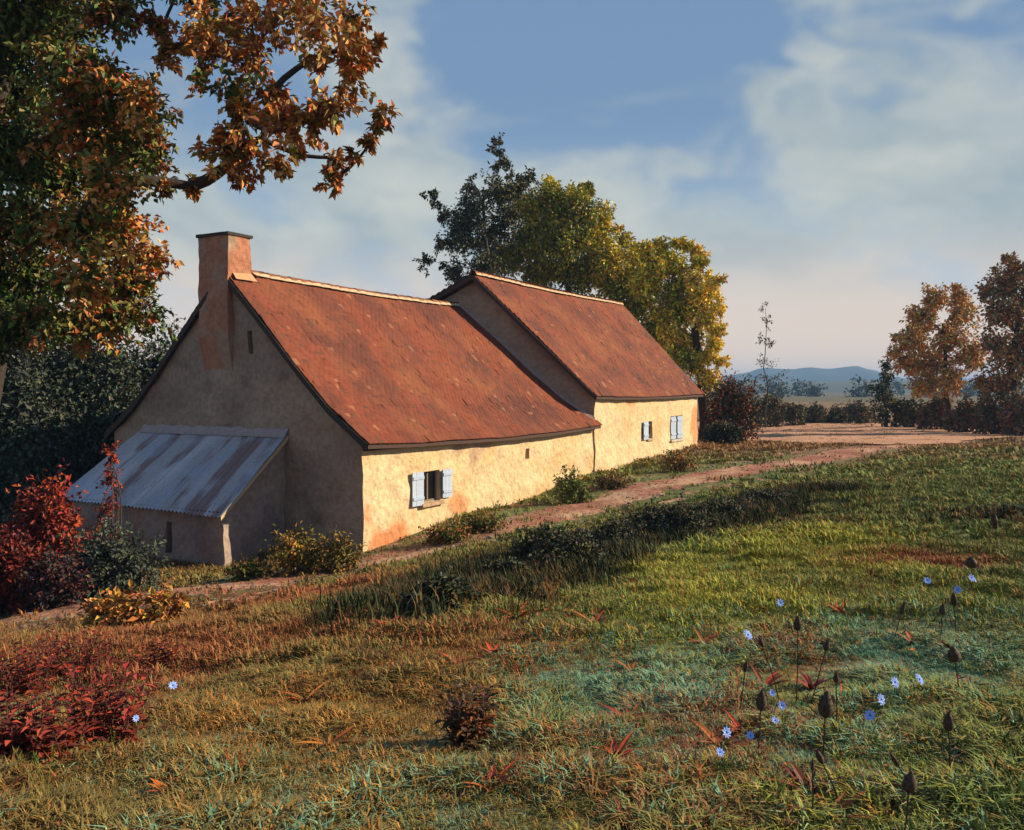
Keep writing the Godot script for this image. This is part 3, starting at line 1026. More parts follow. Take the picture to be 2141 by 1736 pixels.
func build_tall_house() -> void:
	var x0 := LOW_LEN
	var x1 := 22.2
	var off := Vector3(x0, -1.1, 0)
	var o := thing("tall_farmhouse", "taller cream farmhouse with red tiled roof behind the low one, under the yellow trees", "house", Vector3(HX, 0, HZ) + U * x0 + Vector3(0, -1.1, 0), TURN)
	var wa := [16.38, -.15, 16.92, 0.5]
	var wb := [18.9, -.32, 20.3, 0.64]
	var g := Geo.new()
	wall(g, Vector3(x0, 0, 0.05), Vector3(1, 0, 0), Vector3(0, 0, 1), x1 - x0, -2.0, func(_a): return 1.66, [[wa[0] - x0, wa[1], wa[2] - x0, wa[3]], [wb[0] - x0, wb[1], wb[2] - x0, wb[3]]], 0.3, tall_front_colour, 0.06)
	commit(g, "front_wall", M.plaster, o, off, true)
	g = Geo.new()
	var slant := Vector3(-SKEW, 0, -1)
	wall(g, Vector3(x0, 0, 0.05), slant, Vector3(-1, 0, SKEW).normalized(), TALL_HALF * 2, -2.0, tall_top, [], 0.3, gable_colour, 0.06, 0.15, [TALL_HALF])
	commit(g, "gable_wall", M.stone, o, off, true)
	g = Geo.new()
	wall(g, Vector3(x1, 0, 0.05), Vector3(0, 0, -1), Vector3(1, 0, 0), TALL_HALF * 2, -2.0, tall_top, [], 0.3, front_colour, 0.06, 0.3, [TALL_HALF])
	commit(g, "gable_wall", M.plaster, o, off, true)
	g = Geo.new()
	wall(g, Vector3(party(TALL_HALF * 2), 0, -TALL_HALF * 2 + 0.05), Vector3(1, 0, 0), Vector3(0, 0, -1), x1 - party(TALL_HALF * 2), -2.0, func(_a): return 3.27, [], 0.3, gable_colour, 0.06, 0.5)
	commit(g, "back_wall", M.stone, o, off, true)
	g = Geo.new()
	var lo := func(q): return party(q) - 0.36
	var hi := func(_q): return x1 + 0.25
	deck(g, TALL_FRONT, lo, hi, 0.1, Color(.06, .03, .025), -1.0, tall_sag)
	commit(g, "roof", M.wood, o, off)
	g = Geo.new()
	var bp := [Vector2(-7.5, 3.21), Vector2(-3.6, 5.55)]
	deck(g, bp, lo, hi, 0.1, Color(.06, .03, .025), 1.0, tall_sag)
	commit(g, "roof", M.wood, o, off)
	tiles(o, TALL_FRONT, lo, hi, -1.0, off, 100.0, tall_sag)
	tiles(o, bp, lo, hi, 1.0, off, 140.0, tall_sag)
	ridge(o, party(TALL_HALF) - 0.34, x1 + 0.2, 5.62, TALL_HALF, off, tall_sag)
	verge(o, [[TALL_FRONT, -1.0, 0.0], [bp, 1.0, 0.0]], x0 - 0.365, off, Color(.06, .035, .03), 0.15, SKEW)
	g = Geo.new()
	g.box(Vector3(x0 - 0.1, 1.37, 0.09), Vector3(x1 + 0.2, 1.50, 0.14), Color(.07, .035, .03))
	commit(g, "eaves_board", M.wood, o, off)
	# mortar fillet where the low roof runs into this gable
	g = Geo.new()
	for k in LOW_FRONT.size() - 1:
		var a: Vector2 = LOW_FRONT[k]
		var b: Vector2 = LOW_FRONT[k + 1]
		if k == 0:
			a = a.lerp(b, 0.7)
		for j in 4:
			var p := a.lerp(b, j / 4.0)
			var q := a.lerp(b, (j + 1) / 4.0)
			var wp := 0.11 + n2.get_noise_1d(p.x * 60) * 0.07
			var wq := 0.11 + n2.get_noise_1d(q.x * 60) * 0.07
			g.quad(Vector3(party(p.x) - wp, p.y + 0.055, -p.x), Vector3(party(q.x) - wq, q.y + 0.055, -q.x), Vector3(party(q.x) - 0.045, q.y + 0.15, -q.x), Vector3(party(p.x) - 0.045, p.y + 0.15, -p.x), Color(.40, .29, .28))
	commit(g, "mortar_fillet", M.plaster, o, off)
	var woff := off
	window(o, wa, 0.05, woff, Color(.16, .12, .10))
	shutter(o, 15.9, 16.36, -.18, 0.5, 0.1, off, Color(.44, .57, .80))
	g = Geo.new()
	g.box(Vector3(wa[0] - 0.06, wa[1] - 0.08, -.1), Vector3(wa[2] + 0.06, wa[1] - 0.003, 0.13), Color(.5, .36, .24))
	commit(g, "window_sill", M.stone, o, off)
	# closed pale blue shutters, left leaf standing a hand's width open
	window(o, wb, 0.0, woff, Color(.16, .12, .10))
	shutter(o, 18.92, 19.5, -.3, 0.62, 0.045, off, Color(.44, .57, .80))
	shutter(o, 19.66, 20.28, -.3, 0.62, 0.045, off, Color(.44, .57, .80))
	g = Geo.new()
	g.box(Vector3(wb[0] - 0.06, wb[1] - 0.08, -.1), Vector3(wb[2] + 0.06, wb[1] - 0.003, 0.13), Color(.6, .55, .5))
	commit(g, "window_sill", M.stone, o, off)

func build_lean_to() -> void:
	var base := Vector3(HX, 0, HZ) - N * 2.3 - U * 1.85 + Vector3(0, -2.25, 0)
	var off := Vector3(-1.85, -2.25, -2.3)
	var o := thing("lean_to_shed", "small plastered lean-to shed with rusty grey sheet metal roof against the shaded gable", "shed", base, TURN)
	var g := Geo.new()
	var wl := 5.3
	var sl := [[1.62, -1.95, 1.82, -1.25], [3.35, -2.15, 3.68, -1.62]]
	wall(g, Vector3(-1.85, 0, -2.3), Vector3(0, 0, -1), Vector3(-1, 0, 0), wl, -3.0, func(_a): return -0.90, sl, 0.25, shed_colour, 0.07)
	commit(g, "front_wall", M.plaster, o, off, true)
	g = Geo.new()
	var side_top := func(a: float): return -0.90 + a * 0.80
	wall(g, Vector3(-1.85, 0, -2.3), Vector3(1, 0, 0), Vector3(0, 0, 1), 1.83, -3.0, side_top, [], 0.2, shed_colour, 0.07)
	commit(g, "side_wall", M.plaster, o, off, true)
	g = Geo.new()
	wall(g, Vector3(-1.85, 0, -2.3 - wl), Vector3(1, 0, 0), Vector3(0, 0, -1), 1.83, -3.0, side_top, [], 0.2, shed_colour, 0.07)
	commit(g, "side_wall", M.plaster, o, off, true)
	for s in sl:
		g = Geo.new()
		g.box(Vector3(-1.60, s[1] - 0.05, -2.3 - s[2] - 0.05), Vector3(-1.56, s[3] + 0.05, -2.3 - s[0] + 0.05), Color(.03, .025, .025))
		commit(g, "slit_backing", M.wood, o, off)
	# corrugated sheets, six side by side
	var ns := 6
	for k in ns:
		g = Geo.new()
		var f0 := k / float(ns)
		var f1 := (k + 1.0) / ns + 0.012
		var na := 56
		var nd := 14
		var drop := rng.randf_range(-.03, .03)
		for i in na + 1:
			var f := lerpf(f0, f1, i / float(na))
			for j in nd + 1:
				var d := j / float(nd)
				var zt := -2.2 - f * 5.1
				var zb := -2.13 - f * 5.75
				var z := lerpf(zt, zb, d)
				var x := lerpf(-0.01, -2.03 + drop, d)
				var y := 0.70 + x * 0.82 + 0.02 * sin(f * 5.3 / 0.115 * TAU) * 0.9 + 0.012 * (k % 2) + n1.get_noise_2d(z * 10.0, x * 10.0) * 0.035
				g.v.append(Vector3(x, y, z))
				var st := n2.get_noise_2d(z * 26.0, x * 3.0) + 0.5 * n1.get_noise_2d(z * 30.0, x * 30.0)
				var c := Color(.48, .46, .49).lerp(Color(.66, .65, .70), clampf(n1.get_noise_2d(z * 13.0 + 40.0, x * 7.0) * 2.4, 0, 1))
				c = c.lerp(Color(.27, .155, .135), smoothstep(0.0, 0.3, st + 0.12 * sin(k * 2.4)) * 0.9)
				c = c.lerp(Color(.42, .50, .64), clampf(n2.get_noise_2d(z * 14.0 + 9.0, x * 14.0) * 2.0 - 0.3, 0, 0.5))
				g.c.append(c)
		for i in na:
			for j in nd:
				var q := i * (nd + 1) + j
				g.i.append(q); g.i.append(q + nd + 1); g.i.append(q + nd + 2)
				g.i.append(q); g.i.append(q + nd + 2); g.i.append(q + 1)
		commit(g, "roof_sheet", M.metal, o, off, true)
	# timber wall plate, and a verge board added pale to paint the sunlit edge
	g = Geo.new()
	for e in [0.0, 0.035]:
		g.quad(Vector3(-0.02, .65, -2.22 + e), Vector3(-2.0, -.97, -2.22 + e), Vector3(-2.0, -1.07, -2.22 + e), Vector3(-0.02, .55, -2.22 + e), Color(.58, .46, .30))
	for y in [0.0, -.1]:
		g.quad(Vector3(-0.02, .65 + y, -2.22), Vector3(-2.0, -.97 + y, -2.22), Vector3(-2.0, -.97 + y, -2.185), Vector3(-0.02, .65 + y, -2.185), Color(.58, .46, .30))
	commit(g, "verge_board", M.wood, o, off)
	g = Geo.new()
	g.box(Vector3(-1.95, -.99, -7.7), Vector3(-1.87, -.90, -2.25), Color(.07, .05, .045))
	commit(g, "wall_plate", M.wood, o, off)
	g = Geo.new()
	for k in 22:
		var z := -2.2 - k * 0.232
		g.quad(Vector3(-.012, .8 + 0.02 * sin(k * 2.1), z), Vector3(-.012, .8 + 0.02 * sin((k + 1) * 2.1), z - 0.232), Vector3(-.16, .60, z - 0.232), Vector3(-.16, .60, z), Color(.42, .36, .36))
	commit(g, "mortar_flashing", M.plaster, o, off)

# ---------------------------------------------------------------- trees
const DKG := Color(.022, .036, .012)
const GRN := Color(.045, .085, .018)
const OLV := Color(.135, .115, .022)
const ORG := Color(.42, .135, .028)
const RST := Color(.20, .065, .022)
const BRN := Color(.095, .05, .024)
const TAN := Color(.40, .22, .075)
const CRM := Color(.80, .53, .19)
const YEL := Color(.90, .68, .08)
const YGR := Color(.40, .37, .04)
const GRY := Color(.075, .078, .045)
const INK := Color(.016, .022, .030)

func build_trees() -> void:
	# near tree on the left; clumps given by where they stand in the view and how far off
	var pa := [GRN, GRN, Color(.09, .14, .04), OLV, DKG]
	var pb := [OLV, Color(.11, .16, .045), GRN, Color(.20, .19, .06), RST]
	var pc := [ORG, OLV, Color(.50, .22, .06), GRN, Color(.13, .16, .04), TAN]
	var pd := [ORG, Color(.50, .22, .07), TAN, RST, OLV, Color(.55, .33, .13)]
	var pe := [Color(.40, .17, .05), RST, ORG, OLV, TAN]
	var src := [[30, 50, 100, pa, 0], [130, 40, 85, pa, 1], [230, 20, 70, pb, 0], [125, 140, 85, pb, -1], [35, 190, 100, pa, 1], [215, 170, 75, pb, 0], [290, 195, 55, pc, -1], [160, 260, 80, pc, 0], [250, 290, 80, pc, 1], [320, 250, 45, pb, 0], [40, 330, 85, pa, 0], [130, 370, 80, pb, 1], [230, 390, 80, pc, -1], [300, 340, 50, pb, 0],
		[50, 460, 90, pb, 0], [160, 480, 85, pc, -1], [255, 470, 70, pd, 0], [60, 580, 85, pa, 1], [170, 580, 80, pc, -1], [270, 560, 60, pc, 0], [95, 670, 75, pb, 0], [215, 660, 75, pc, 0], [305, 640, 48, pb, 0], [310, 530, 36, pd, -1], [20, 680, 80, pa, 0],
		[440, 30, 45, pd, 0], [520, 20, 60, pd, 1], [610, 25, 60, pd, 0], [690, 35, 55, pd, -1], [750, 30, 30, pd, 0], [450, 120, 50, pe, 0], [530, 110, 60, pe, 1], [570, 190, 52, pe, 0], [490, 190, 48, pb, 0], [520, 255, 48, pe, 0], [600, 265, 42, pe, -1], [650, 255, 40, pd, -1], [710, 105, 42, pd, 0], [740, 165, 34, pe, 0], [690, 210, 38, pd, -1], [760, 110, 26, pe, 0],
		[460, 310, 38, pd, 0], [530, 320, 36, pd, 0], [500, 375, 26, pd, 0], [695, 330, 26, pd, 0], [690, 380, 15, pe, 0], [800, 235, 18, pe, 0], [770, 300, 18, pe, 0], [340, 60, 26, pe, 0], [350, 115, 20, pd, 0], [400, 70, 20, pd, 0], [400, 390, 14, pd, 0], [590, 340, 18, pd, 0], [790, 90, 12, pe, 0]]
	var cl := []
	for s in src:
		var d: float = 12.6 + float(s[4]) * 1.0 + rng.randf_range(-.5, .5)
		if s[0] > 420:
			d -= 1.2
		var r: float = float(s[2]) / F * d
		var k: float = r / 0.6
		cl.append([P(s[0], s[1], d), Vector3(r, r * 0.9, r * 1.15), s[3], int((10 + 48 * k * k) * (0.62 if s[0] > 420 else 1.0)), int(13 + 11 * k)])
	for s in [[-60, 250, 120], [-80, 20, 140], [60, -90, 120], [250, -80, 110], [450, -90, 100], [640, -70, 80], [-60, 500, 110]]:
		var r: float = float(s[2]) / F * 12.6
		cl.append([P(s[0], s[1], 12.8), Vector3(r, r, r), pb, 60, 26])
	# a few leaves coloured pale cream, a painted glint of sun
	for s in [[235, 385], [195, 520], [225, 515], [262, 522], [185, 545], [500, 310], [548, 290]]:
		cl.append([P(s[0], s[1], 11.6), Vector3(.09, .08, .09), [CRM, CRM, TAN], 3, 5])
	var base := P(-70, 900, 14.0)
	base.y = h(base.x, base.z)
	tree("autumn_tree", "large autumn tree with green and orange leaves and a bough over the chimney", "", base, P(40, -250, 13.2), 0.34, cl, 0.115, Color(.045, .035, .03), M.leaf)

	# trees behind the tall house
	var ga := [GRY, Color(.10, .10, .05), DKG, OLV]
	var gb := [Color(.20, .18, .045), Color(.26, .24, .05), YGR, YGR, Color(.10, .14, .025)]
	var gc := [YGR, YEL, Color(.62, .52, .07), Color(.26, .24, .05)]
	var gd := [YEL, YEL, Color(.85, .66, .2), YGR, TAN]
	cl = []
	for s in [[985, 440, 52], [1040, 400, 45], [960, 500, 45], [1020, 500, 50], [1010, 560, 42], [950, 560, 24], [900, 410, 14], [930, 450, 18], [890, 545, 15], [1050, 345, 24], [1040, 300, 14], [1090, 390, 25], [1110, 370, 18], [985, 385, 20], [960, 590, 22], [1060, 450, 40], [920, 510, 15]]:
		var r: float = float(s[2]) / F * 46.0
		var k := r / 1.2
		cl.append([P(s[0], s[1], 46.0 + rng.randf_range(-1, 1)), Vector3(r, r, r), ga, int(9 + 46 * k * k), int(14 + 12 * k)])
	base = Vector3(-.6, 0, -46); base.y = h(base.x, base.z)
	tree("tree", "thin grey-green tree behind the peak of the tall house", "trees behind the tall house", base, P(1010, 420, 46), 0.26, cl, 0.19, Color(.06, .05, .045), M.dull_leaf)
	cl = []
	for s in [[1110, 430, 48, gc], [1160, 430, 50, gb], [1210, 440, 50, gb], [1100, 500, 50, gb], [1170, 500, 58, gb], [1240, 500, 50, gc], [1230, 395, 20, gb], [1260, 455, 34, gc], [1280, 540, 50, gc], [1130, 560, 50, gb], [1210, 570, 55, gb], [1290, 600, 48, gb], [1330, 570, 36, gc], [1150, 395, 30, gc], [1310, 500, 22, gc], [1340, 640, 45, gb], [1380, 700, 40, gb], [1400, 760, 35, gb], [1060, 540, 45, gb], [1140, 470, 45, gc], [1250, 560, 45, gb], [1340, 530, 30, gc], [1200, 410, 30, gc]]:
		var r: float = float(s[2]) / F * 49.0
		var k := r / 1.2
		cl.append([P(s[0], s[1], 49.0 + rng.randf_range(-1.2, 1.2)), Vector3(r, r, r), s[3], int(12 + 60 * k * k), int(16 + 15 * k)])
	base = P(1190, 800, 49); base.y = h(base.x, base.z)
	tree("tree", "broad olive and lime green tree behind the ridge of the tall house", "trees behind the tall house", base, P(1190, 470, 49), 0.32, cl, 0.21, Color(.06, .045, .035), M.leaf)
	cl = []
	for s in [[1370, 560, 36, gc], [1410, 550, 34, gc], [1440, 590, 38, gd], [1480, 610, 32, gd], [1470, 660, 34, gd], [1500, 640, 18, gd], [1420, 650, 36, gb], [1440, 710, 34, gd], [1495, 715, 20, gd], [1480, 745, 20, gd], [1400, 610, 34, gb], [1425, 505, 18, gc], [1350, 520, 20, gc], [1460, 550, 18, gc], [1500, 590, 13, gd], [1510, 755, 10, gd], [1380, 520, 28, gc], [1350, 590, 36, gc], [1450, 640, 34, gd], [1410, 700, 34, gd], [1390, 660, 34, gc], [1460, 530, 20, gd], [1450, 760, 30, gd], [1480, 790, 28, gd], [1430, 745, 30, gb], [1500, 690, 20, gd]]:
		var r: float = float(s[2]) / F * 46.0
		var k := r / 1.0
		cl.append([P(s[0], s[1], 46.0 + rng.randf_range(-.8, .8)), Vector3(r, r, r), s[3], int(12 + 60 * k * k), int(16 + 14 * k)])
	base = P(1478, 870, 46); base.y = h(base.x, base.z)
	tree("tree", "golden yellow tree with dark trunk at the far end of the tall house", "trees behind the tall house", base, P(1440, 560, 46), 0.34, cl, 0.20, Color(.045, .025, .022), M.leaf)

	# trees at the right edge
	var oa := [Color(.56, .24, .06), Color(.52, .32, .12), Color(.64, .38, .10), Color(.32, .27, .10), Color(.68, .45, .18)]
	var ob := [Color(.32, .18, .08), Color(.38, .16, .06), Color(.20, .18, .09), OLV, Color(.40, .20, .09), TAN]
	cl = []
	for s in [[1990, 700, 45], [1930, 660, 38], [1960, 620, 30], [1910, 710, 35], [1890, 760, 32], [1950, 760, 45], [2010, 640, 36], [2030, 740, 42], [1870, 735, 16], [1990, 790, 35], [1930, 800, 30], [1880, 700, 14], [2000, 605, 16]]:
		var r: float = float(s[2]) / F * 60.0
		var k := r / 1.2
		cl.append([P(s[0], s[1], 60.0 + rng.randf_range(-1, 1)), Vector3(r, r, r), oa, int(8 + 32 * k * k), int(12 + 10 * k)])
	base = P(1985, 905, 60); base.y = h(base.x, base.z)
	tree("tree", "orange-brown tree at the right edge of the field", "trees on the right of the field", base, P(1970, 690, 60), 0.24, cl, 0.28, Color(.06, .04, .03), M.leaf)
	cl = []
	for s in [[2100, 590, 42], [2130, 560, 34], [2090, 650, 40], [2060, 610, 26], [2130, 660, 45], [2080, 720, 36], [2120, 740, 48], [2110, 540, 16], [2160, 600, 50], [2170, 700, 55], [2100, 800, 45], [2060, 800, 30]]:
		var r: float = float(s[2]) / F * 54.0
		var k := r / 1.2
		cl.append([P(s[0], s[1], 54.0 + rng.randf_range(-1, 1)), Vector3(r, r, r), ob, int(8 + 32 * k * k), int(12 + 10 * k)])
	base = P(2115, 915, 54); base.y = h(base.x, base.z)
	tree("tree", "taller dark brown tree cut by the right edge of the view", "trees on the right of the field", base, P(2125, 590, 54), 0.28, cl, 0.27, Color(.05, .035, .03), M.dull_leaf)
	# slight trees in the far hedge
	cl = []
	for s in [[1852, 760, 12], [1852, 785, 20], [1846, 812, 28], [1860, 835, 32], [1848, 858, 34]]:
		var r: float = float(s[2]) / F * 66.0
		cl.append([P(s[0], s[1], 66.0), Vector3(r, r, r), [DKG, GRY, OLV, DKG], int(8 + 16 * r * r), 14])
	base = P(1852, 893, 66); base.y = h(base.x, base.z)
	tree("conical_tree", "small dark conical tree standing at the edge of the pale field", "", base, P(1852, 760, 66), 0.13, cl, 0.26, Color(.05, .04, .03), M.dull_leaf)
	cl = []
	for s in [[1598, 640, 9], [1605, 670, 12], [1590, 700, 15], [1610, 720, 16], [1600, 760, 24], [1580, 790, 26], [1625, 790, 22]]:
		var r: float = float(s[2]) / F * 70.0
		cl.append([P(s[0], s[1], 70.0), Vector3(r, r * 1.2, r), [GRY, OLV, GRY], int(5 + 6 * r * r), 9])
	base = P(1602, 890, 70); base.y = h(base.x, base.z)
	tree("slender_tree", "thin wispy grey tree rising from the hedge right of the golden tree", "", base, P(1600, 645, 70), 0.06, cl, 0.20, Color(.08, .065, .06), M.dull_leaf)

# ---------------------------------------------------------------- shrubs
func shrub_at(px: float, py: float, rx: float, ry: float, called: String, label: String, group: String, size: float, pal: Array, nt: int, nl: int, m: Material, depth := 0.0, lobes := 4) -> void:
	var base := hit(px, py) if depth == 0.0 else P(px, py, depth)
	if depth > 0.0:
		base.y = h(base.x, base.z)
	var d := -base.z
	var wx := rx / F * d
	var hy := ry / F * d
	var ls := []
	for k in lobes:
		var a := (k + 0.5) / lobes * 2.0 - 1.0
		ls.append([Vector3(a * wx * 0.62, hy * rng.randf_range(.38, .62) * (1.0 - absf(a) * 0.25), rng.randf_range(-.35, .35) * wx), Vector3(wx * rng.randf_range(.42, .62), hy * rng.randf_range(.4, .52), wx * rng.randf_range(.45, .6))])
	bush(called, label, "shrub", group, base, ls, size, pal, nt, nl, m)

func build_shrubs() -> void:
	var ink := [Color(.035, .055, .035), Color(.05, .07, .04), Color(.03, .045, .035), Color(.075, .095, .075)]
	var grp := "dark shrubs left of the gable"
	# dark evergreens left of and behind the gable
	for s in [[330, 1010, 100, 400, 27.5, "tall dark evergreen shrub touching the left slope of the gable"], [190, 1030, 115, 430, 26.0, "dark evergreen shrub behind the metal-roofed lean-to"], [50, 1040, 115, 440, 25.0, "dark evergreen shrub at the left edge under the autumn tree"], [-80, 1040, 120, 440, 24.5, "dark evergreen shrub half cut by the left edge of the view"]]:
		shrub_at(s[0], s[1], s[2], s[3], "evergreen_shrub", s[5], grp, 0.17, ink, 170, 20, M.dull_leaf, s[4], 8)
	for s in [[110, 1080, 90, 130, 22.6, "low grey-green shrub beside the left end of the lean-to roof"], [20, 1120, 80, 120, 20.5, "low grey-green shrub at the left edge behind the red bush"]]:
		shrub_at(s[0], s[1], s[2], s[3], "grey_shrub", s[5], grp, 0.12, [GRY, DKG, Color(.06, .06, .05), INK], 60, 14, M.dull_leaf, s[4], 4)
	var red := [Color(.30, .035, .018), Color(.20, .022, .018), Color(.36, .075, .02), Color(.09, .015, .015)]
	shrub_at(95, 1240, 75, 235, "red_bush", "scarlet-leaved bush at the left end of the lean-to shed", "red bushes on the left", 0.12, red, 55, 17, M.leaf, 16.8, 6)
	shrub_at(20, 1290, 60, 170, "red_bush", "dark red bush at the left edge below the scarlet one", "red bushes on the left", 0.11, [Color(.16, .02, .018), Color(.07, .014, .016), Color(.22, .04, .02)], 50, 16, M.leaf, 14.5, 4)
	var cb := P(228, 1250, 18.3)
	cb.y = h(cb.x, cb.z)
	bush("red_creeper", "spray of red leaves reaching up over the lean-to roof edge", "shrub", "", cb, [[P(232, 950, 18.3) - cb, Vector3(.13, .2, .13)], [P(236, 995, 18.3) - cb, Vector3(.16, .22, .15)], [P(222, 1060, 18.3) - cb, Vector3(.16, .3, .14)], [P(226, 1130, 18.3) - cb, Vector3(.22, .35, .2)], [P(215, 1190, 18.3) - cb, Vector3(.3, .35, .25)]], 0.10, red, 16, 8, M.leaf)
	shrub_at(225, 1285, 90, 140, "dark_bush", "dark evergreen bush in front of the lean-to's shaded wall", "", 0.09, ink, 75, 17, M.dull_leaf, 15.0, 5)
	shrub_at(110, 1300, 70, 110, "dark_bush", "purple-black low bush between the red bushes", "", 0.09, [Color(.05, .02, .02), INK, Color(.09, .02, .02)], 55, 15, M.dull_leaf, 14.3, 4)
	var amber := [Color(.50, .25, .05), Color(.60, .33, .09), Color(.36, .15, .03), Color(.22, .10, .03)]
	shrub_at(245, 1320, 60, 75, "amber_fern", "amber yellow fern clump below the dark evergreen bush", "amber ferns by the lean-to", 0.11, amber, 42, 12, M.leaf, 0.0, 3)
	shrub_at(345, 1315, 38, 85, "amber_fern", "taller amber fern clump nearest the lean-to corner", "amber ferns by the lean-to", 0.11, amber, 36, 12, M.leaf, 0.0, 2)
	# growth at the foot of the gable
	var och := [Color(.36, .20, .035), OLV, Color(.14, .10, .02), Color(.10, .08, .03)]
	shrub_at(620, 1205, 55, 95, "ochre_weeds", "ochre and green weeds at the foot of the shaded gable", "weeds along the house walls", 0.085, och, 45, 13, M.leaf, 0.0, 3)
	shrub_at(705, 1195, 55, 75, "ochre_weeds", "ochre weeds at the near corner of the low farmhouse", "weeds along the house walls", 0.085, och, 45, 13, M.leaf, 0.0, 3)
	shrub_at(520, 1215, 40, 40, "ochre_weeds", "low olive weeds beside the lean-to's lit corner", "weeds along the house walls", 0.08, [OLV, BRN, GRN], 35, 12, M.leaf, 0.0, 3)
	shrub_at(930, 1140, 48, 42, "ochre_weeds", "orange-ochre weeds under the shuttered window", "weeds along the house walls", 0.08, [Color(.40, .20, .04), OLV, GRN, Color(.25, .12, .03)], 40, 12, M.leaf, 0.0, 3)
	shrub_at(1005, 1118, 40, 38, "ochre_weeds", "green-ochre weeds in front of the cream wall's middle", "weeds along the house walls", 0.08, [OLV, GRN, Color(.25, .12, .03)], 36, 12, M.leaf, 0.0, 3)
	shrub_at(1198, 1052, 38, 68, "green_shrub", "small fresh green shrub against the cream front wall", "", 0.09, [Color(.12, .17, .03), GRN, Color(.18, .19, .04), OLV], 46, 13, M.leaf, 0.0, 3)
	shrub_at(1280, 1022, 36, 40, "ochre_weeds", "dry brown weeds where the two houses meet", "weeds along the house walls", 0.08, [BRN, TAN, OLV], 34, 11, M.leaf, 0.0, 3)
	shrub_at(1415, 985, 42, 36, "ochre_weeds", "amber weeds under the tall house's closed shutters", "weeds along the house walls", 0.09, [TAN, ORG, OLV, BRN], 34, 11, M.leaf, 0.0, 3)
	# shrubs at the far end of the tall house
	shrub_at(1530, 925, 55, 150, "brown_bush", "dark brown bush with orange leaves beside the tall house's far corner", "", 0.18, [BRN, GRY, DKG, RST, BRN, Color(.35, .09, .02)], 85, 15, M.dull_leaf, 43.0, 6)
	shrub_at(1510, 950, 45, 55, "low_dark_bush", "low green-black bush at the foot of the brown bush", "", 0.15, [DKG, GRY, INK], 60, 14, M.dull_leaf, 39.5, 3)
	# hedge along the far side of the field
	var hedge := [[1565, 895, 36, 70, 72, "grey-green"], [1612, 893, 30, 80, 72, "sage"], [1655, 892, 32, 62, 74, "olive"], [1700, 891, 34, 50, 78, "dusky"], [1745, 890, 34, 44, 80, "grey-olive"], [1795, 890, 34, 56, 78, "brownish"], [1905, 893, 36, 72, 66, "dull green"], [1960, 897, 40, 78, 62, "russet"], [2015, 900, 40, 85, 58, "dark olive"], [2075, 905, 44, 95, 55, "deep brown"], [2135, 908, 44, 110, 52, "blackish"]]
	var where := ["nearest the golden tree", "under the thin wispy tree", "left of the gap to the blue hills", "below the blue hills", "in the lowest part of the hedge", "left of the conical tree", "right of the conical tree", "under the orange-brown tree", "right of the orange-brown tree", "under the tall dark brown tree", "at the right edge of the view"]
	for k in hedge.size():
		var s: Array = hedge[k]
		var pal := [Color(.12, .125, .07), Color(.17, .15, .05), Color(.16, .09, .045), Color(.07, .09, .04), Color(.13, .115, .07)]
		if k >= 7:
			pal = [Color(.18, .10, .05), Color(.26, .10, .04), Color(.09, .10, .045), Color(.14, .13, .07)]
		shrub_at(s[0], s[1], s[2], s[3], "hedge_bush", "%s hedge bush beyond the field, %s" % [s[5], where[k]], "hedge bushes beyond the field", 0.30, pal, 42, 12, M.dull_leaf, s[4], 4)
	# far wood on the plain
	var wg := Geo.new()
	var tw := Geo.new()
	for k in 90:
		var d := rng.randf_range(330, 420)
		var x := rng.randf_range(-.75, .75) * d
		var r := rng.randf_range(3.0, 5.5)
		spray(wg, tw, Vector3(x, h(x, -d) + r * .7, -d), Vector3(r * 1.5, r, r), 26, 12, 1.5, [GRY, DKG, OLV, Color(.06, .07, .05)])
	var wo := commit(wg, "far_wood", M.dull_leaf, self)
	wo.set_meta("kind", "stuff")
	wo.set_meta("label", "distant belt of woodland below the blue hills")
	wo.set_meta("category", "woodland")
	# dark rough growth on the bank between track and meadow
	var bank := [[930, 1285, 56, 60, "leftmost"], [1060, 1225, 46, 46, "second from the left"], [1165, 1192, 92, 84, "largest"], [1285, 1152, 50, 52, "middle"], [1400, 1125, 95, 70, "second largest"], [1505, 1092, 46, 40, "second from the right"], [1590, 1066, 60, 34, "farthest"]]
	for k in bank.size():
		var s: Array = bank[k]
		shrub_at(s[0], s[1], s[2], s[3], "bank_shrub", "low dark shrub on the bank above the track, %s of the row" % s[4], "dark shrubs on the bank", 0.07, [DKG, Color(.035, .05, .035), GRY, Color(.06, .05, .03), OLV * 0.6], 70, 15, M.dull_leaf, 0.0, 8)
	# wine-red plants in the left foreground
	var wine := [WINE, Color(.22, .03, .02), Color(.10, .03, .02), Color(.28, .05, .03)]
	loose(215, 1570, 85, 190, "wine-red leafy plant in the lower left foreground", "wine_red_plant", wine, 46)
	loose(110, 1600, 70, 120, "lower wine-red plant left of the leafy one", "wine_red_plant", wine, 34)
	loose(50, 1470, 70, 150, "crimson plant at the left edge in the foreground", "wine_red_plant", wine, 40)
	loose(150, 1420, 70, 110, "dark red weeds under the red bushes", "wine_red_plant", wine, 34)
	loose(35, 1590, 70, 150, "deep red plant in the lower left corner region", "wine_red_plant", wine, 36)
	loose(330, 1395, 60, 60, "low rust-red plant below the amber ferns", "wine_red_plant", [RST, Color(.32, .09, .03), WINE], 26)
	loose(985, 1560, 60, 150, "dark umber dry plant in the middle foreground", "umber_plant", [UMBER, BRN, Color(.07, .035, .03), RST], 34)

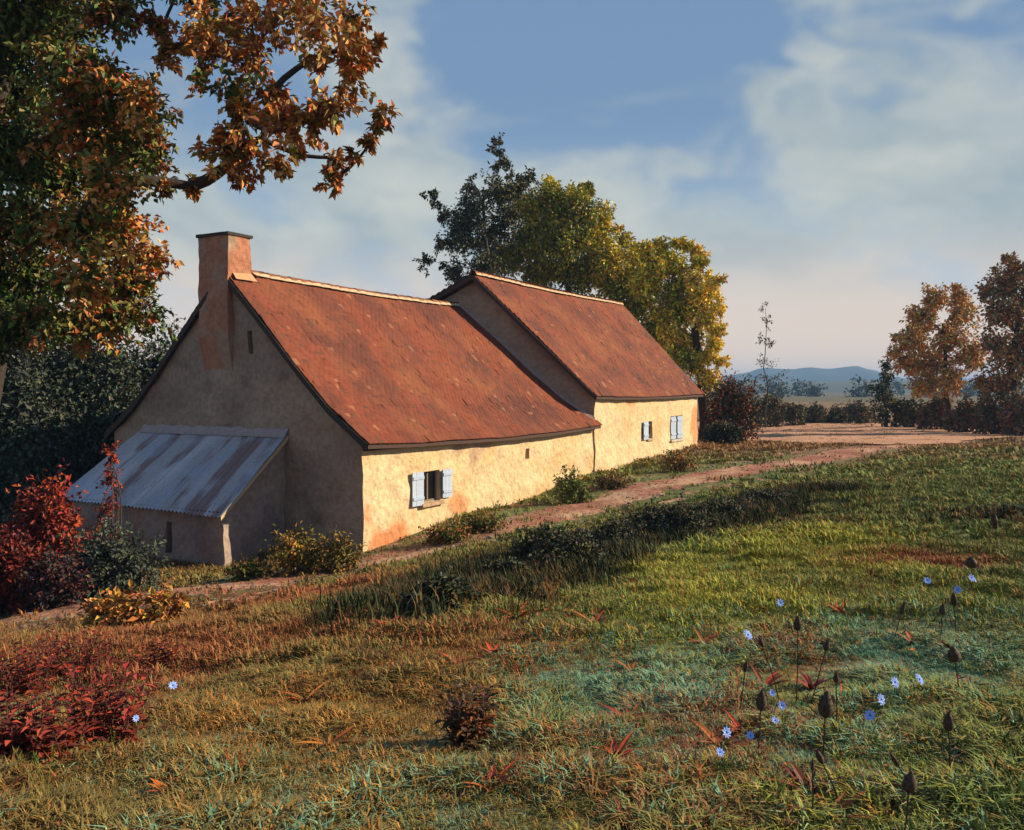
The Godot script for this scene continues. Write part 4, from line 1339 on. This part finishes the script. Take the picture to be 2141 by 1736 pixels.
# an open plant of separate leafy stems
func loose(px: float, py: float, rx: float, ry: float, label: String, called: String, pal: Array, stems: int) -> void:
	var base := hit(px, py)
	var k := -base.z / F
	var o := thing(called, label, "plant", base, 0.0, "dark red and brown plants in the foreground")
	var sg := Geo.new()
	var lg := Geo.new()
	for j in stems:
		var a := rng.randf() * TAU
		var foot := base + Vector3(cos(a), 0, sin(a)) * rx * k * rng.randf_range(.0, .6)
		foot.y = h(foot.x, foot.z) - .02
		var tip := foot + Vector3(cos(a) * rx * k * rng.randf_range(.1, .7), ry * k * rng.randf_range(.35, 1.0), sin(a) * rx * k * rng.randf_range(.1, .7))
		var m := foot.lerp(tip, .5) + rand_dir() * .03
		sg.tube([foot, m, tip], [.004, .003, .0015], 4, Color(.09, .03, .02))
		var nl := rng.randi_range(9, 18)
		for q in nl:
			var f := (q + 1.0) / nl
			var p := foot.lerp(m, f * 2.0) if f < .5 else m.lerp(tip, f * 2.0 - 1.0)
			var b := q * 2.4 + a
			var ld := Vector3(cos(b), rng.randf_range(-.3, .7), sin(b)).normalized()
			var sd := ld.cross(Vector3.UP).normalized()
			lg.leaf(p, ld, sd, sd.cross(ld), rng.randf_range(.045, .10) * (1.2 - f * .5), rng.randf_range(.012, .024), pick(pal))
	commit(sg, "stems", M.dull_leaf, o, base)
	commit(lg, "foliage", M.leaf, o, base)

# ---------------------------------------------------------------- grass
func tuft_mesh(n: int, spread_: float, wide: float) -> ArrayMesh:
	var g := Geo.new()
	for k in n:
		var a := rng.randf() * TAU
		var lean := rng.randf_range(0.1, 1.3)
		var b := Vector3(rng.randf_range(-1, 1), 0, rng.randf_range(-1, 1)) * spread_
		var d := Vector3(cos(a), 0, sin(a))
		var s := Vector3(-sin(a), 0, cos(a)) * wide
		var hh := rng.randf_range(0.55, 1.0)
		var m := b + Vector3(0, hh * 0.55, 0) + d * lean * 0.2
		var t := b + Vector3(0, hh * (1.0 - lean * 0.3), 0) + d * lean * 0.62
		var lo := Color(1, 1, 1) * rng.randf_range(0.8, 1.2)
		g.quad(b - s, b + s, m + s * 0.75, m - s * 0.75, lo)
		g.tri(m - s * 0.75, m + s * 0.75, t, lo)
	var arr := []
	arr.resize(Mesh.ARRAY_MAX)
	arr[Mesh.ARRAY_VERTEX] = g.v
	arr[Mesh.ARRAY_COLOR] = g.c
	arr[Mesh.ARRAY_INDEX] = g.i
	var me := ArrayMesh.new()
	me.add_surface_from_arrays(Mesh.PRIMITIVE_TRIANGLES, arr)
	me.surface_set_material(0, M.grass)
	return me

func on_path(x: float, z: float) -> bool:
	var best := 1e9
	var mid := [Vector2(-9.5, -12.6), Vector2(-7.2, -13.4), Vector2(-5.5, -14.9), Vector2(-4.1, -16.9), Vector2(-2.4, -18.6), Vector2(-.5, -20.2), Vector2(1.1, -22.5), Vector2(3.1, -24.8), Vector2(5.9, -28.0), Vector2(10.7, -33.0), Vector2(16.8, -40), Vector2(22, -47), Vector2(27, -55)]
	for k in mid.size() - 1:
		best = minf(best, Vector2(x, z).distance_to(Geometry2D.get_closest_point_to_segment(Vector2(x, z), mid[k], mid[k + 1])))
	return best < 1.8 + n2.get_noise_2d(x * 26, z * 26) * 1.3

func in_building(x: float, z: float) -> bool:
	var r := Vector3(x - HX, 0, z - HZ)
	var t := r.dot(U)
	var s := -r.dot(N)
	return (t > -0.05 and t < 22.5 and s > -0.05 and s < 8.8) or (t > -1.9 and t <= 0 and s > 2.25 and s < 7.7)

func build_grass() -> void:
	var bands := [[2.8, 7.0, 42000, 0.05, 0.12, 12, .5, .034], [7.0, 13.0, 46000, 0.06, 0.14, 10, .55, .042], [13.0, 24.0, 46000, 0.08, 0.17, 9, .7, .06], [24.0, 44.0, 36000, 0.10, 0.22, 8, .9, .08], [44.0, 95.0, 18000, 0.14, 0.30, 8, 1.2, .12]]
	for b in bands:
		var me := tuft_mesh(b[5], b[6], b[7])
		var xf: Array[Transform3D] = []
		var cols: Array[Color] = []
		for k in int(b[2]):
			var d := sqrt(rng.randf_range(b[0] * b[0], b[1] * b[1]))
			var x: float = rng.randf_range(-.70, .70) * (d + 1.5)
			var z := -d
			if in_building(x, z):
				continue
			if d > 9.0 and on_path(x, z) and rng.randf() < 0.93:
				continue
			if d > 43.0 and x > lerpf(10.5, 16.0, (d - 43.0) / 41.0) and x < lerpf(21.0, 62.0, (d - 43.0) / 41.0) and d < 84.0:
				if rng.randf() < 0.6:
					continue
				var sc := Color(.46, .29, .15) * rng.randf_range(.6, 1.2)
				xf.append(Transform3D(Basis(Vector3.UP, rng.randf() * TAU).scaled(Vector3(.16, .1, .16)), Vector3(x, h(x, z) + 0.04, z)))
				cols.append(Color(sc.r, sc.g, sc.b))
				continue
			var c := sward(x + rng.randfn(0, .3), z + rng.randfn(0, .45))
			var v := n1.get_noise_2d(x * 20.0, z * 20.0)
			if rng.randf() < 0.12:
				c = c.lerp(TAN, 0.5)
			elif rng.randf() < 0.08:
				c = c.lerp(ORG, 0.5)
			c *= rng.randf_range(0.7, 1.35)
			var s: float = rng.randf_range(b[3], b[4]) * (1.0 + clampf(v * 1.6, -.4, .6))
			var bs := Basis(Vector3.UP, rng.randf() * TAU).scaled(Vector3(s * 1.1, s, s * 1.1))
			xf.append(Transform3D(bs, Vector3(x, h(x, z) - 0.015, z)))
			cols.append(Color(c.r, c.g, c.b))
		var mm := MultiMesh.new()
		mm.transform_format = MultiMesh.TRANSFORM_3D
		mm.use_colors = true
		mm.mesh = me
		mm.instance_count = xf.size()
		for k in xf.size():
			mm.set_instance_transform(k, xf[k])
			mm.set_instance_color(k, cols[k])
		var o := MultiMeshInstance3D.new()
		o.multimesh = mm
		o.name = numbered("grass")
		o.set_meta("kind", "stuff")
		o.set_meta("label", "rough autumn meadow grass, green, teal and rust")
		o.set_meta("category", "grass")
		add_child(o)

func scatter(called: String, label: String, me: ArrayMesh, xf: Array, cols: Array) -> void:
	var mm := MultiMesh.new()
	mm.transform_format = MultiMesh.TRANSFORM_3D
	mm.use_colors = true
	mm.mesh = me
	mm.instance_count = xf.size()
	for k in xf.size():
		mm.set_instance_transform(k, xf[k])
		mm.set_instance_color(k, cols[k])
	var o := MultiMeshInstance3D.new()
	o.multimesh = mm
	o.name = called
	o.set_meta("kind", "stuff")
	o.set_meta("label", label)
	o.set_meta("category", called.replace("_", " "))
	add_child(o)

func build_litter() -> void:
	var g := Geo.new()
	g.leaf(Vector3(0, 0, -.5), Vector3(0, 0, 1), Vector3(1, 0, 0), Vector3(0, 1, 0), 1.0, .32, Color.WHITE)
	var arr := []
	arr.resize(Mesh.ARRAY_MAX)
	arr[Mesh.ARRAY_VERTEX] = g.v; arr[Mesh.ARRAY_COLOR] = g.c; arr[Mesh.ARRAY_INDEX] = g.i
	var me := ArrayMesh.new()
	me.add_surface_from_arrays(Mesh.PRIMITIVE_TRIANGLES, arr)
	me.surface_set_material(0, M.leaf)
	var xf := []
	var cols := []
	for k in 14000:
		var d := sqrt(rng.randf_range(9.0, 400.0))
		var x := rng.randf_range(-.7, .7) * (d + 1.0)
		if in_building(x, -d) or n2.get_noise_2d(x * 7.0, d * 7.0) - x * 0.03 < rng.randf_range(-.25, .3):
			continue
		var s := rng.randf_range(.03, .075) * clampf(d / 8.0, .55, 1.0)
		var b := Basis(rand_dir(), rng.randf_range(-.7, .7)) * Basis(Vector3.UP, rng.randf() * TAU)
		xf.append(Transform3D(b.scaled(Vector3.ONE * s), Vector3(x, h(x, -d) + rng.randf_range(.01, .06), -d)))
		cols.append(pick([ORG, RST, RST, BRN, BRN, Color(.35, .17, .04), WINE]))
	scatter("fallen_leaves", "fallen orange and brown leaves lying in the grass", me, xf, cols)
	# rank dark grass on the bank between track and meadow
	var bl := [[860, 1285], [960, 1250], [1075, 1212], [1180, 1180], [1290, 1145], [1390, 1115], [1500, 1085], [1610, 1055], [1720, 1028]]
	var bp := []
	for q in bl:
		bp.append(hit(q[0], q[1]))
	var tm := tuft_mesh(16, .4, .022)
	var xb := []
	var cb := []
	for k in 6500:
		var f := rng.randf() * (bp.size() - 1.001)
		var p: Vector3 = (bp[int(f)] as Vector3).lerp(bp[int(f) + 1], f - int(f))
		p += Vector3(rng.randfn(0, .5), 0, rng.randfn(0, .5))
		if n2.get_noise_2d(p.x * 14.0, p.z * 14.0) < rng.randf_range(-.5, .1) or on_path(p.x, p.z):
			continue
		var s := rng.randf_range(.2, .5)
		xb.append(Transform3D(Basis(Vector3.UP, rng.randf() * TAU).scaled(Vector3(s * .8, s, s * .8)), Vector3(p.x, h(p.x, p.z) - .02, p.z)))
		cb.append(pick([DKG, DKG, DEEP, Color(.05, .05, .025), GRY, BRN, Color(.14, .10, .04)]))
	scatter("rank_grass", "rank dark grass on the bank above the track", tm, xb, cb)
	# broad-leaved weeds among the grass
	var wg := Geo.new()
	for k in 9:
		var a := k * 2.4
		var el := rng.randf_range(.15, 1.1)
		var ld := Vector3(cos(a) * cos(el), sin(el), sin(a) * cos(el))
		var sd := Vector3(-sin(a), 0, cos(a))
		wg.leaf(Vector3(cos(a), 0, sin(a)) * .05, ld, sd, sd.cross(ld) * -1.0, rng.randf_range(.6, 1.0), rng.randf_range(.12, .2), Color.WHITE * rng.randf_range(.8, 1.2))
	var wa := []
	wa.resize(Mesh.ARRAY_MAX)
	wa[Mesh.ARRAY_VERTEX] = wg.v; wa[Mesh.ARRAY_COLOR] = wg.c; wa[Mesh.ARRAY_INDEX] = wg.i
	var wm := ArrayMesh.new()
	wm.add_surface_from_arrays(Mesh.PRIMITIVE_TRIANGLES, wa)
	wm.surface_set_material(0, M.grass)
	var xw := []
	var cw := []
	for k in 9000:
		var d := sqrt(rng.randf_range(8.0, 600.0))
		var x := rng.randf_range(-.7, .7) * (d + 1.0)
		if in_building(x, -d) or (d > 9.0 and on_path(x, -d)) or n1.get_noise_2d(x * 11.0 + 400.0, d * 11.0) < rng.randf_range(-.1, .35):
			continue
		var s := rng.randf_range(.04, .13) * clampf(d / 9.0, .45, 1.0)
		xw.append(Transform3D(Basis(Vector3.UP, rng.randf() * TAU).scaled(Vector3(s, s * rng.randf_range(.6, 1.4), s)), Vector3(x, h(x, -d), -d)))
		var c := sward(x, -d).lerp(pick([GRN, LIME, OLV, RST, UMBER, TEAL]), rng.randf_range(.3, .9))
		cw.append(Color(c.r, c.g, c.b))
	scatter("weeds", "low broad-leaved weeds among the grass", wm, xw, cw)
	# loose stones on the track
	var sg := Geo.new()
	lathe(sg, Vector3(0, -.3, 0), Vector3.UP, [[.5, 0], [1.0, .3], [.75, .62], [0.0, .75]], 7, Color.WHITE)
	var sa := []
	sa.resize(Mesh.ARRAY_MAX)
	sa[Mesh.ARRAY_VERTEX] = sg.v; sa[Mesh.ARRAY_COLOR] = sg.c; sa[Mesh.ARRAY_INDEX] = sg.i
	var sm := ArrayMesh.new()
	sm.add_surface_from_arrays(Mesh.PRIMITIVE_TRIANGLES, sa)
	sm.surface_set_material(0, M.stone)
	var xs := []
	var cs := []
	for k in 14000:
		var d := rng.randf_range(12.0, 40.0)
		var x := rng.randf_range(-.65, .5) * d
		if not on_path(x, -d) or in_building(x, -d):
			continue
		var s := rng.randf_range(.012, .04) * (1.0 if rng.randf() < .93 else 2.2)
		xs.append(Transform3D(Basis(Vector3.UP, rng.randf() * TAU).scaled(Vector3(s, s * rng.randf_range(.5, 1.0), s * rng.randf_range(.7, 1.3))), Vector3(x, h(x, -d) + .02, -d)))
		cs.append(pick([Color(.42, .26, .18), Color(.52, .40, .30), Color(.30, .17, .12), Color(.36, .30, .26)]))
	scatter("gravel", "loose stones lying on the earth track", sm, xs, cs)
	# dry straw stalks that stand above the grass
	g = Geo.new()
	for k in 4:
		var a := rng.randf() * TAU
		var d := Vector3(cos(a), 0, sin(a)) * rng.randf_range(.1, .45)
		var b := Vector3(rng.randf_range(-.06, .06), 0, rng.randf_range(-.06, .06))
		var t := b + Vector3(0, rng.randf_range(.7, 1.0), 0) + d
		var m := b + Vector3(0, .5, 0) + d * .3
		g.tube([b, m, t], [.006, .005, .003], 3, Color.WHITE)
		for j in 9:
			g.leaf(m.lerp(t, .55 + j * .05), (Vector3(0, .8, 0) + rand_dir() * .6).normalized(), Vector3(1, 0, 0), Vector3(0, 0, 1), .1, .014, Color.WHITE)
	arr[Mesh.ARRAY_VERTEX] = g.v; arr[Mesh.ARRAY_COLOR] = g.c; arr[Mesh.ARRAY_INDEX] = g.i
	me = ArrayMesh.new()
	me.add_surface_from_arrays(Mesh.PRIMITIVE_TRIANGLES, arr)
	me.surface_set_material(0, M.grass)
	xf = []
	cols = []
	for k in 5200:
		var d := sqrt(rng.randf_range(10.0, 1100.0))
		var x := rng.randf_range(-.7, .7) * (d + 1.0)
		if in_building(x, -d) or (d > 9.0 and on_path(x, -d)) or n1.get_noise_2d(x * 6.0 + 200.0, d * 6.0) < rng.randf_range(-.1, .5):
			continue
		var s := rng.randf_range(.16, .32)
		xf.append(Transform3D(Basis(Vector3.UP, rng.randf() * TAU).scaled(Vector3(s, s, s)), Vector3(x, h(x, -d) - .01, -d)))
		cols.append(pick([TAN, Color(.30, .18, .07), Color(.22, .13, .05), OLV, Color(.26, .10, .04)]))
	scatter("straw", "dry straw stalks standing above the grass", me, xf, cols)

# ---------------------------------------------------------------- flowers, seed heads, red leaves
# ground point under something whose foot of length l below stands at that place in the view
func stand(px: float, py: float, l: float) -> Vector3:
	var p := hit(px, py)
	for k in 4:
		p = hit(px, py + l * F / -p.z)
	return p

func flower(px: float, py: float, where: String) -> void:
	var tall := rng.randf_range(0.15, 0.22)
	var p := stand(px, py, tall)
	var d := -p.z
	var o := thing("blue_flower", "small pale blue wildflower, " + where, "flower", p, 0.0, "blue wildflowers in the meadow")
	var g := Geo.new()
	var lean := Vector3(rng.randf_range(-.25, .25), 1, rng.randf_range(-.1, .25)).normalized() * tall
	g.tube([Vector3(0, -0.02, 0), lean * 0.5 + Vector3(.006, 0, 0), lean], [.0022, .0018, .0014], 4, Color(.07, .10, .03))
	for k in 6:
		var a := rng.randf() * TAU
		g.leaf(lean * (0.1 + 0.13 * k), Vector3(cos(a), 0.5, sin(a)).normalized(), Vector3(-sin(a), 0, cos(a)), Vector3.UP, rng.randf_range(.03, .06), 0.006, Color(.09, .13, .04))
	commit(g, "stem", M.grass, o)
	var face := Vector3(rng.randf_range(-.9, .9), rng.randf_range(.3, 1.1), 0.8).normalized()
	var sx := face.cross(Vector3.UP).normalized()
	var sy := face.cross(sx)
	var r := clampf(12.5 / F * d, 0.014, 0.045) * rng.randf_range(.65, 1.15)
	for k in 9:
		var a := TAU * k / 9.0 + 0.2
		var dir := (sx * cos(a) + sy * sin(a) + face * 0.25).normalized()
		var pg := Geo.new()
		pg.leaf(lean, dir, face.cross(dir).normalized(), face, r, r * rng.randf_range(.26, .34), Color(.28, .44, .92) * rng.randf_range(.9, 1.15))
		commit(pg, "petal", M.petal, o)
	var cg := Geo.new()
	cg.tube([lean, lean + face * r * 0.22], [r * 0.2, r * 0.1], 6, Color(.10, .12, .35))
	commit(cg, "flower_centre", M.petal, o)

func lathe(g: Geo, at: Vector3, ax: Vector3, prof: Array, sides: int, col: Color) -> void:
	var s := ax.cross(Vector3(.3, .1, .9)).normalized()
	var t := ax.cross(s)
	var base := g.v.size()
	for p in prof:
		for j in sides:
			var an := TAU * j / sides
			var k := 1.0 + (0.12 if j % 2 else -0.08)
			g.v.append(at + ax * float(p[1]) + (s * cos(an) + t * sin(an)) * float(p[0]) * k)
			g.c.append(col * (1.15 if j % 2 else 0.85))
	for k in prof.size() - 1:
		for j in sides:
			var a := base + k * sides + j
			var b := base + k * sides + (j + 1) % sides
			g.i.append(a); g.i.append(b); g.i.append(b + sides)
			g.i.append(a); g.i.append(b + sides); g.i.append(a + sides)

func seed_head(px: float, py: float, wd: float, ht: float, stem_px: float, where: String, lean_x := 0.0) -> void:
	var p := stand(px, py + ht * 0.5, 0.17 + stem_px * 0.003)
	var d := -p.z
	var k := d / F
	var o := thing("seed_head", "dark dried seed head, " + where, "seed head", p, 0.0, "dried seed heads in the meadow")
	var ax := Vector3(lean_x + rng.randf_range(-.22, .22), 1, rng.randf_range(-.15, .15)).normalized()
	var sl := 0.17 + stem_px * 0.003
	var g := Geo.new()
	g.tube([Vector3(0, -0.03, 0), ax * sl * 0.5 + Vector3(.004, 0, .003), ax * sl], [.004, .0035, .003], 5, Color(.05, .03, .025))
	for j in 6:
		var f := rng.randf_range(.15, .85)
		var a := rng.randf() * TAU
		var ld := Vector3(cos(a), rng.randf_range(.1, .9), sin(a)).normalized()
		g.leaf(ax * sl * f, ld, Vector3(-sin(a), 0, cos(a)), Vector3.UP, rng.randf_range(.04, .09), .007, pick([BRN, UMBER, Color(.10, .08, .03)]))
	commit(g, "stem", M.dull_leaf, o)
	var r := wd * 0.28 * k
	var hh := ht * k * 0.8
	g = Geo.new()
	lathe(g, ax * sl, ax, [[r * .15, 0], [r * .6, hh * .08], [r * .85, hh * .25], [r * .8, hh * .45], [r * .55, hh * .66], [r * .25, hh * .82], [0.0, hh * .9]], 12, Color(.05, .028, .022))
	commit(g, "head", M.dull_leaf, o, Vector3.ZERO, true)
	g = Geo.new()
	var s0 := ax.cross(Vector3(.3, .1, .9)).normalized()
	var t0 := ax.cross(s0)
	for j in 90:
		var f := rng.randf_range(.05, .85)
		var a := rng.randf() * TAU
		var rr := r * (sin(clampf(f * 1.15 + .12, 0, 1) * PI) * .8 + .08)
		var out := s0 * cos(a) + t0 * sin(a)
		var bd := (out * .9 + ax * rng.randf_range(.3, 1.4)).normalized()
		g.leaf(ax * (sl + hh * f) + out * rr * .8, bd, ax.cross(out).normalized(), out, hh * rng.randf_range(.14, .3), r * .07, pick([Color(.07, .038, .028), Color(.10, .055, .035), Color(.04, .022, .02)]))
	commit(g, "bristles", M.dull_leaf, o)
	for j in 6:
		var a := TAU * j / 6.0 + rng.randf() * 0.5
		var bd := Vector3(cos(a), rng.randf_range(.2, 1.0), sin(a)).normalized()
		g = Geo.new()
		g.leaf(ax * sl + Vector3(cos(a), 0, sin(a)) * r * .4, bd, Vector3(-sin(a), 0, cos(a)), bd.cross(Vector3(-sin(a), 0, cos(a))), hh * rng.randf_range(.4, .75), r * .09, Color(.08, .045, .03))
		commit(g, "bract", M.dull_leaf, o)

func dock(px: float, py: float, size_px: float, where: String, col: Color, flat := 0.0) -> void:
	var p := stand(px, py, 0.16)
	var d := -p.z
	var l := clampf(size_px * d / F * 1.4, 0.2, 0.6)
	var o := thing("red_leaf_plant", "orange-red leaved plant, " + where, "plant", p, 0.0, "red-leaved plants in the meadow")
	for j in 9:
		var a := j * 2.4 + rng.randf() * 0.8
		var out := Vector3(cos(a), 0, sin(a))
		var tip := (out * (0.5 + flat) + Vector3.UP * rng.randf_range(.4, 1.0)).normalized()
		var sd := Vector3(-sin(a), 0, cos(a))
		var g := Geo.new()
		var w := l * rng.randf_range(.06, .10)
		var c := Color(col.r * rng.randf_range(.4, 1.0), col.g * rng.randf_range(.5, 1.2), col.b)
		var prev := out * 0.008
		var pw := w * 0.25
		var ll := l * rng.randf_range(.4, 1.05)
		for s in 5:
			var f := (s + 1) / 5.0
			var q := out * 0.008 + tip * ll * f + out * ll * 0.25 * f * f - Vector3.UP * ll * rng.randf_range(.2, .26) * f * f
			var nw := w * sin(minf(f * 0.9 + 0.15, 1.0) * PI) + 0.001
			var mid_drop := Vector3(0, -0.3, 0)
			g.quad(prev - sd * pw, prev + mid_drop * pw, q + mid_drop * nw, q - sd * nw, c)
			g.quad(prev + mid_drop * pw, prev + sd * pw, q + sd * nw, q + mid_drop * nw, c)
			prev = q
			pw = nw
		commit(g, "leaf", M.leaf, o)

func build_meadow_plants() -> void:
	var Z := func(zx: float, zy: float): return Vector2(1370.0 + 0.408 * zx, 1027.7 + 0.408 * zy)
	for f in [[630, 578, "alone in the lime green grass above the dark seed heads"], [497, 742, "left of the tall dark seed head"], [1405, 460, "left of the pair near the right edge"], [1595, 440, "left one of the pair near the right edge"], [1655, 460, "right one of the pair near the right edge"], [1515, 500, "just below the pair near the right edge"], [628, 1025, "between the cone-shaped and the large round seed head"], [650, 1100, "just right of the cone-shaped seed head"], [1115, 1050, "lower one of the two right of the large round seed head"], [1215, 985, "upper one of the two right of the large round seed head"], [1325, 965, "highest right of the large round seed head"], [1145, 1140, "below the two right of the large round seed head"], [450, 1230, "brightest, under the cone-shaped seed head"], [575, 1172, "a little right of the brightest one"], [285, 1332, "lowest of those in the right half"], [315, 1240, "left of the brightest one"]]:
		var p: Vector2 = Z.call(f[0], f[1])
		flower(p.x, p.y, f[2])
	for f in [[132, 1243, "among the red and dark bushes at the left edge"], [205, 1220, "on the dark bush before the lean-to"], [294, 1496, "lower one of the two right of the wine-red plant"], [364, 1428, "upper one of the two right of the wine-red plant"]]:
		flower(f[0], f[1], f[2])
	for s in [[722, 665, 34, 44, 90, "tallest, on a long stem in the right foreground", -0.05], [790, 770, 26, 34, 55, "leaning right below the tallest one", 0.25], [645, 755, 20, 30, 60, "small, left of the tallest one", -0.15], [425, 880, 18, 38, 30, "thin, far left of the tallest one", 0.1], [520, 1060, 42, 62, 16, "cone-shaped, between the blue flowers", 0.0], [850, 1080, 60, 80, 14, "large and round in the right foreground", 0.0], [925, 930, 22, 36, 34, "slim, above the large round one", 0.05], [1540, 530, 26, 42, 22, "under the pair of blue flowers at the right", 0.1], [1455, 595, 26, 34, 20, "left of the one under the blue pair", -0.1], [1215, 575, 18, 40, 16, "reddish, in the middle of the right meadow", 0.05], [1505, 1160, 42, 58, 14, "cone-shaped, near the right edge", 0.0], [1390, 1310, 22, 52, 14, "slender leaning one near the right edge", -0.4], [1260, 1490, 58, 64, 10, "onion-shaped, nearest in the lower right", 0.0], [960, 1320, 28, 46, 12, "left of the onion-shaped one", -0.3], [800, 1410, 16, 36, 10, "thin, beside the long red leaves", 0.1], [1560, 830, 52, 46, 14, "broad, with red leaves around it near the right edge", 0.0], [1625, 350, 46, 34, 10, "far back near the right edge beside red leaves", 0.0], [1750, 130, 26, 50, 10, "farthest back at the right edge", 0.0]]:
		var p: Vector2 = Z.call(s[0], s[1])
		seed_head(p.x, p.y, s[2], s[3], s[4], s[5], s[6])
	var rd := Color(.42, .075, .02)
	var dr := Color(.26, .035, .02)
	for r in [[255, 685, 22, "left of the lime green grass"], [850, 340, 26, "at the back of the lime green grass"], [970, 545, 42, "right of the lone blue flower"], [1335, 690, 48, "tall, left of the broad seed head near the right edge"], [1530, 720, 52, "tall, behind the broad seed head near the right edge"], [1600, 890, 40, "low, before the broad seed head near the right edge"], [560, 885, 56, "sprawling, left under the tallest seed head"], [800, 895, 46, "right under the tallest seed head"], [970, 945, 36, "above the flowers right of the large round seed head"], [450, 1090, 60, "bright, just left of the cone-shaped seed head"], [330, 1150, 50, "left of the bright one by the cone-shaped seed head"], [790, 1350, 62, "long curved one in the lower right foreground"], [905, 1490, 48, "nearest the lower edge in the right half"], [1710, 295, 36, "far back at the right edge"]]:
		var p: Vector2 = Z.call(r[0], r[1])
		dock(p.x, p.y, r[2], r[3], rd if rng.randf() < 0.7 else dr, 0.3)
	var Y := func(zx: float, zy: float): return Vector2(771.0 + 0.334 * zx, 1156.0 + 0.334 * zy)
	for r in [[130, 365, 40, "below the near corner of the low farmhouse"], [940, 310, 44, "in front of the blackest bank shrub"], [575, 580, 34, "above the dark umber plant"], [1720, 150, 34, "beside the lime green grass below the bank"], [1420, 340, 44, "between the bank and the lime green grass"], [1650, 610, 38, "in the middle of the meadow among teal grass"], [1640, 890, 44, "scarlet, in the teal grass of the middle foreground"], [790, 510, 36, "in the brown grass of the middle"], [760, 1260, 34, "right under the dark umber plant"], [1550, 1090, 52, "in the red-brown grass of the middle foreground"]]:
		var p: Vector2 = Y.call(r[0], r[1])
		dock(p.x, p.y, r[2], r[3], rd, 0.3)
	for r in [[470, 1350, 34, "in the rusty grass before the lean-to"], [690, 1500, 30, "in the ochre grass left of the umber plant"], [640, 1415, 40, "left of the middle, in brown grass"], [120, 1350, 36, "under the red bushes at the left"], [550, 1640, 40, "near the lower edge, left of the middle"], [360, 1590, 36, "right of the wine-red plant"]]:
		dock(r[0], r[1], r[2], r[3], Color(.45, .12, .025), 0.4)
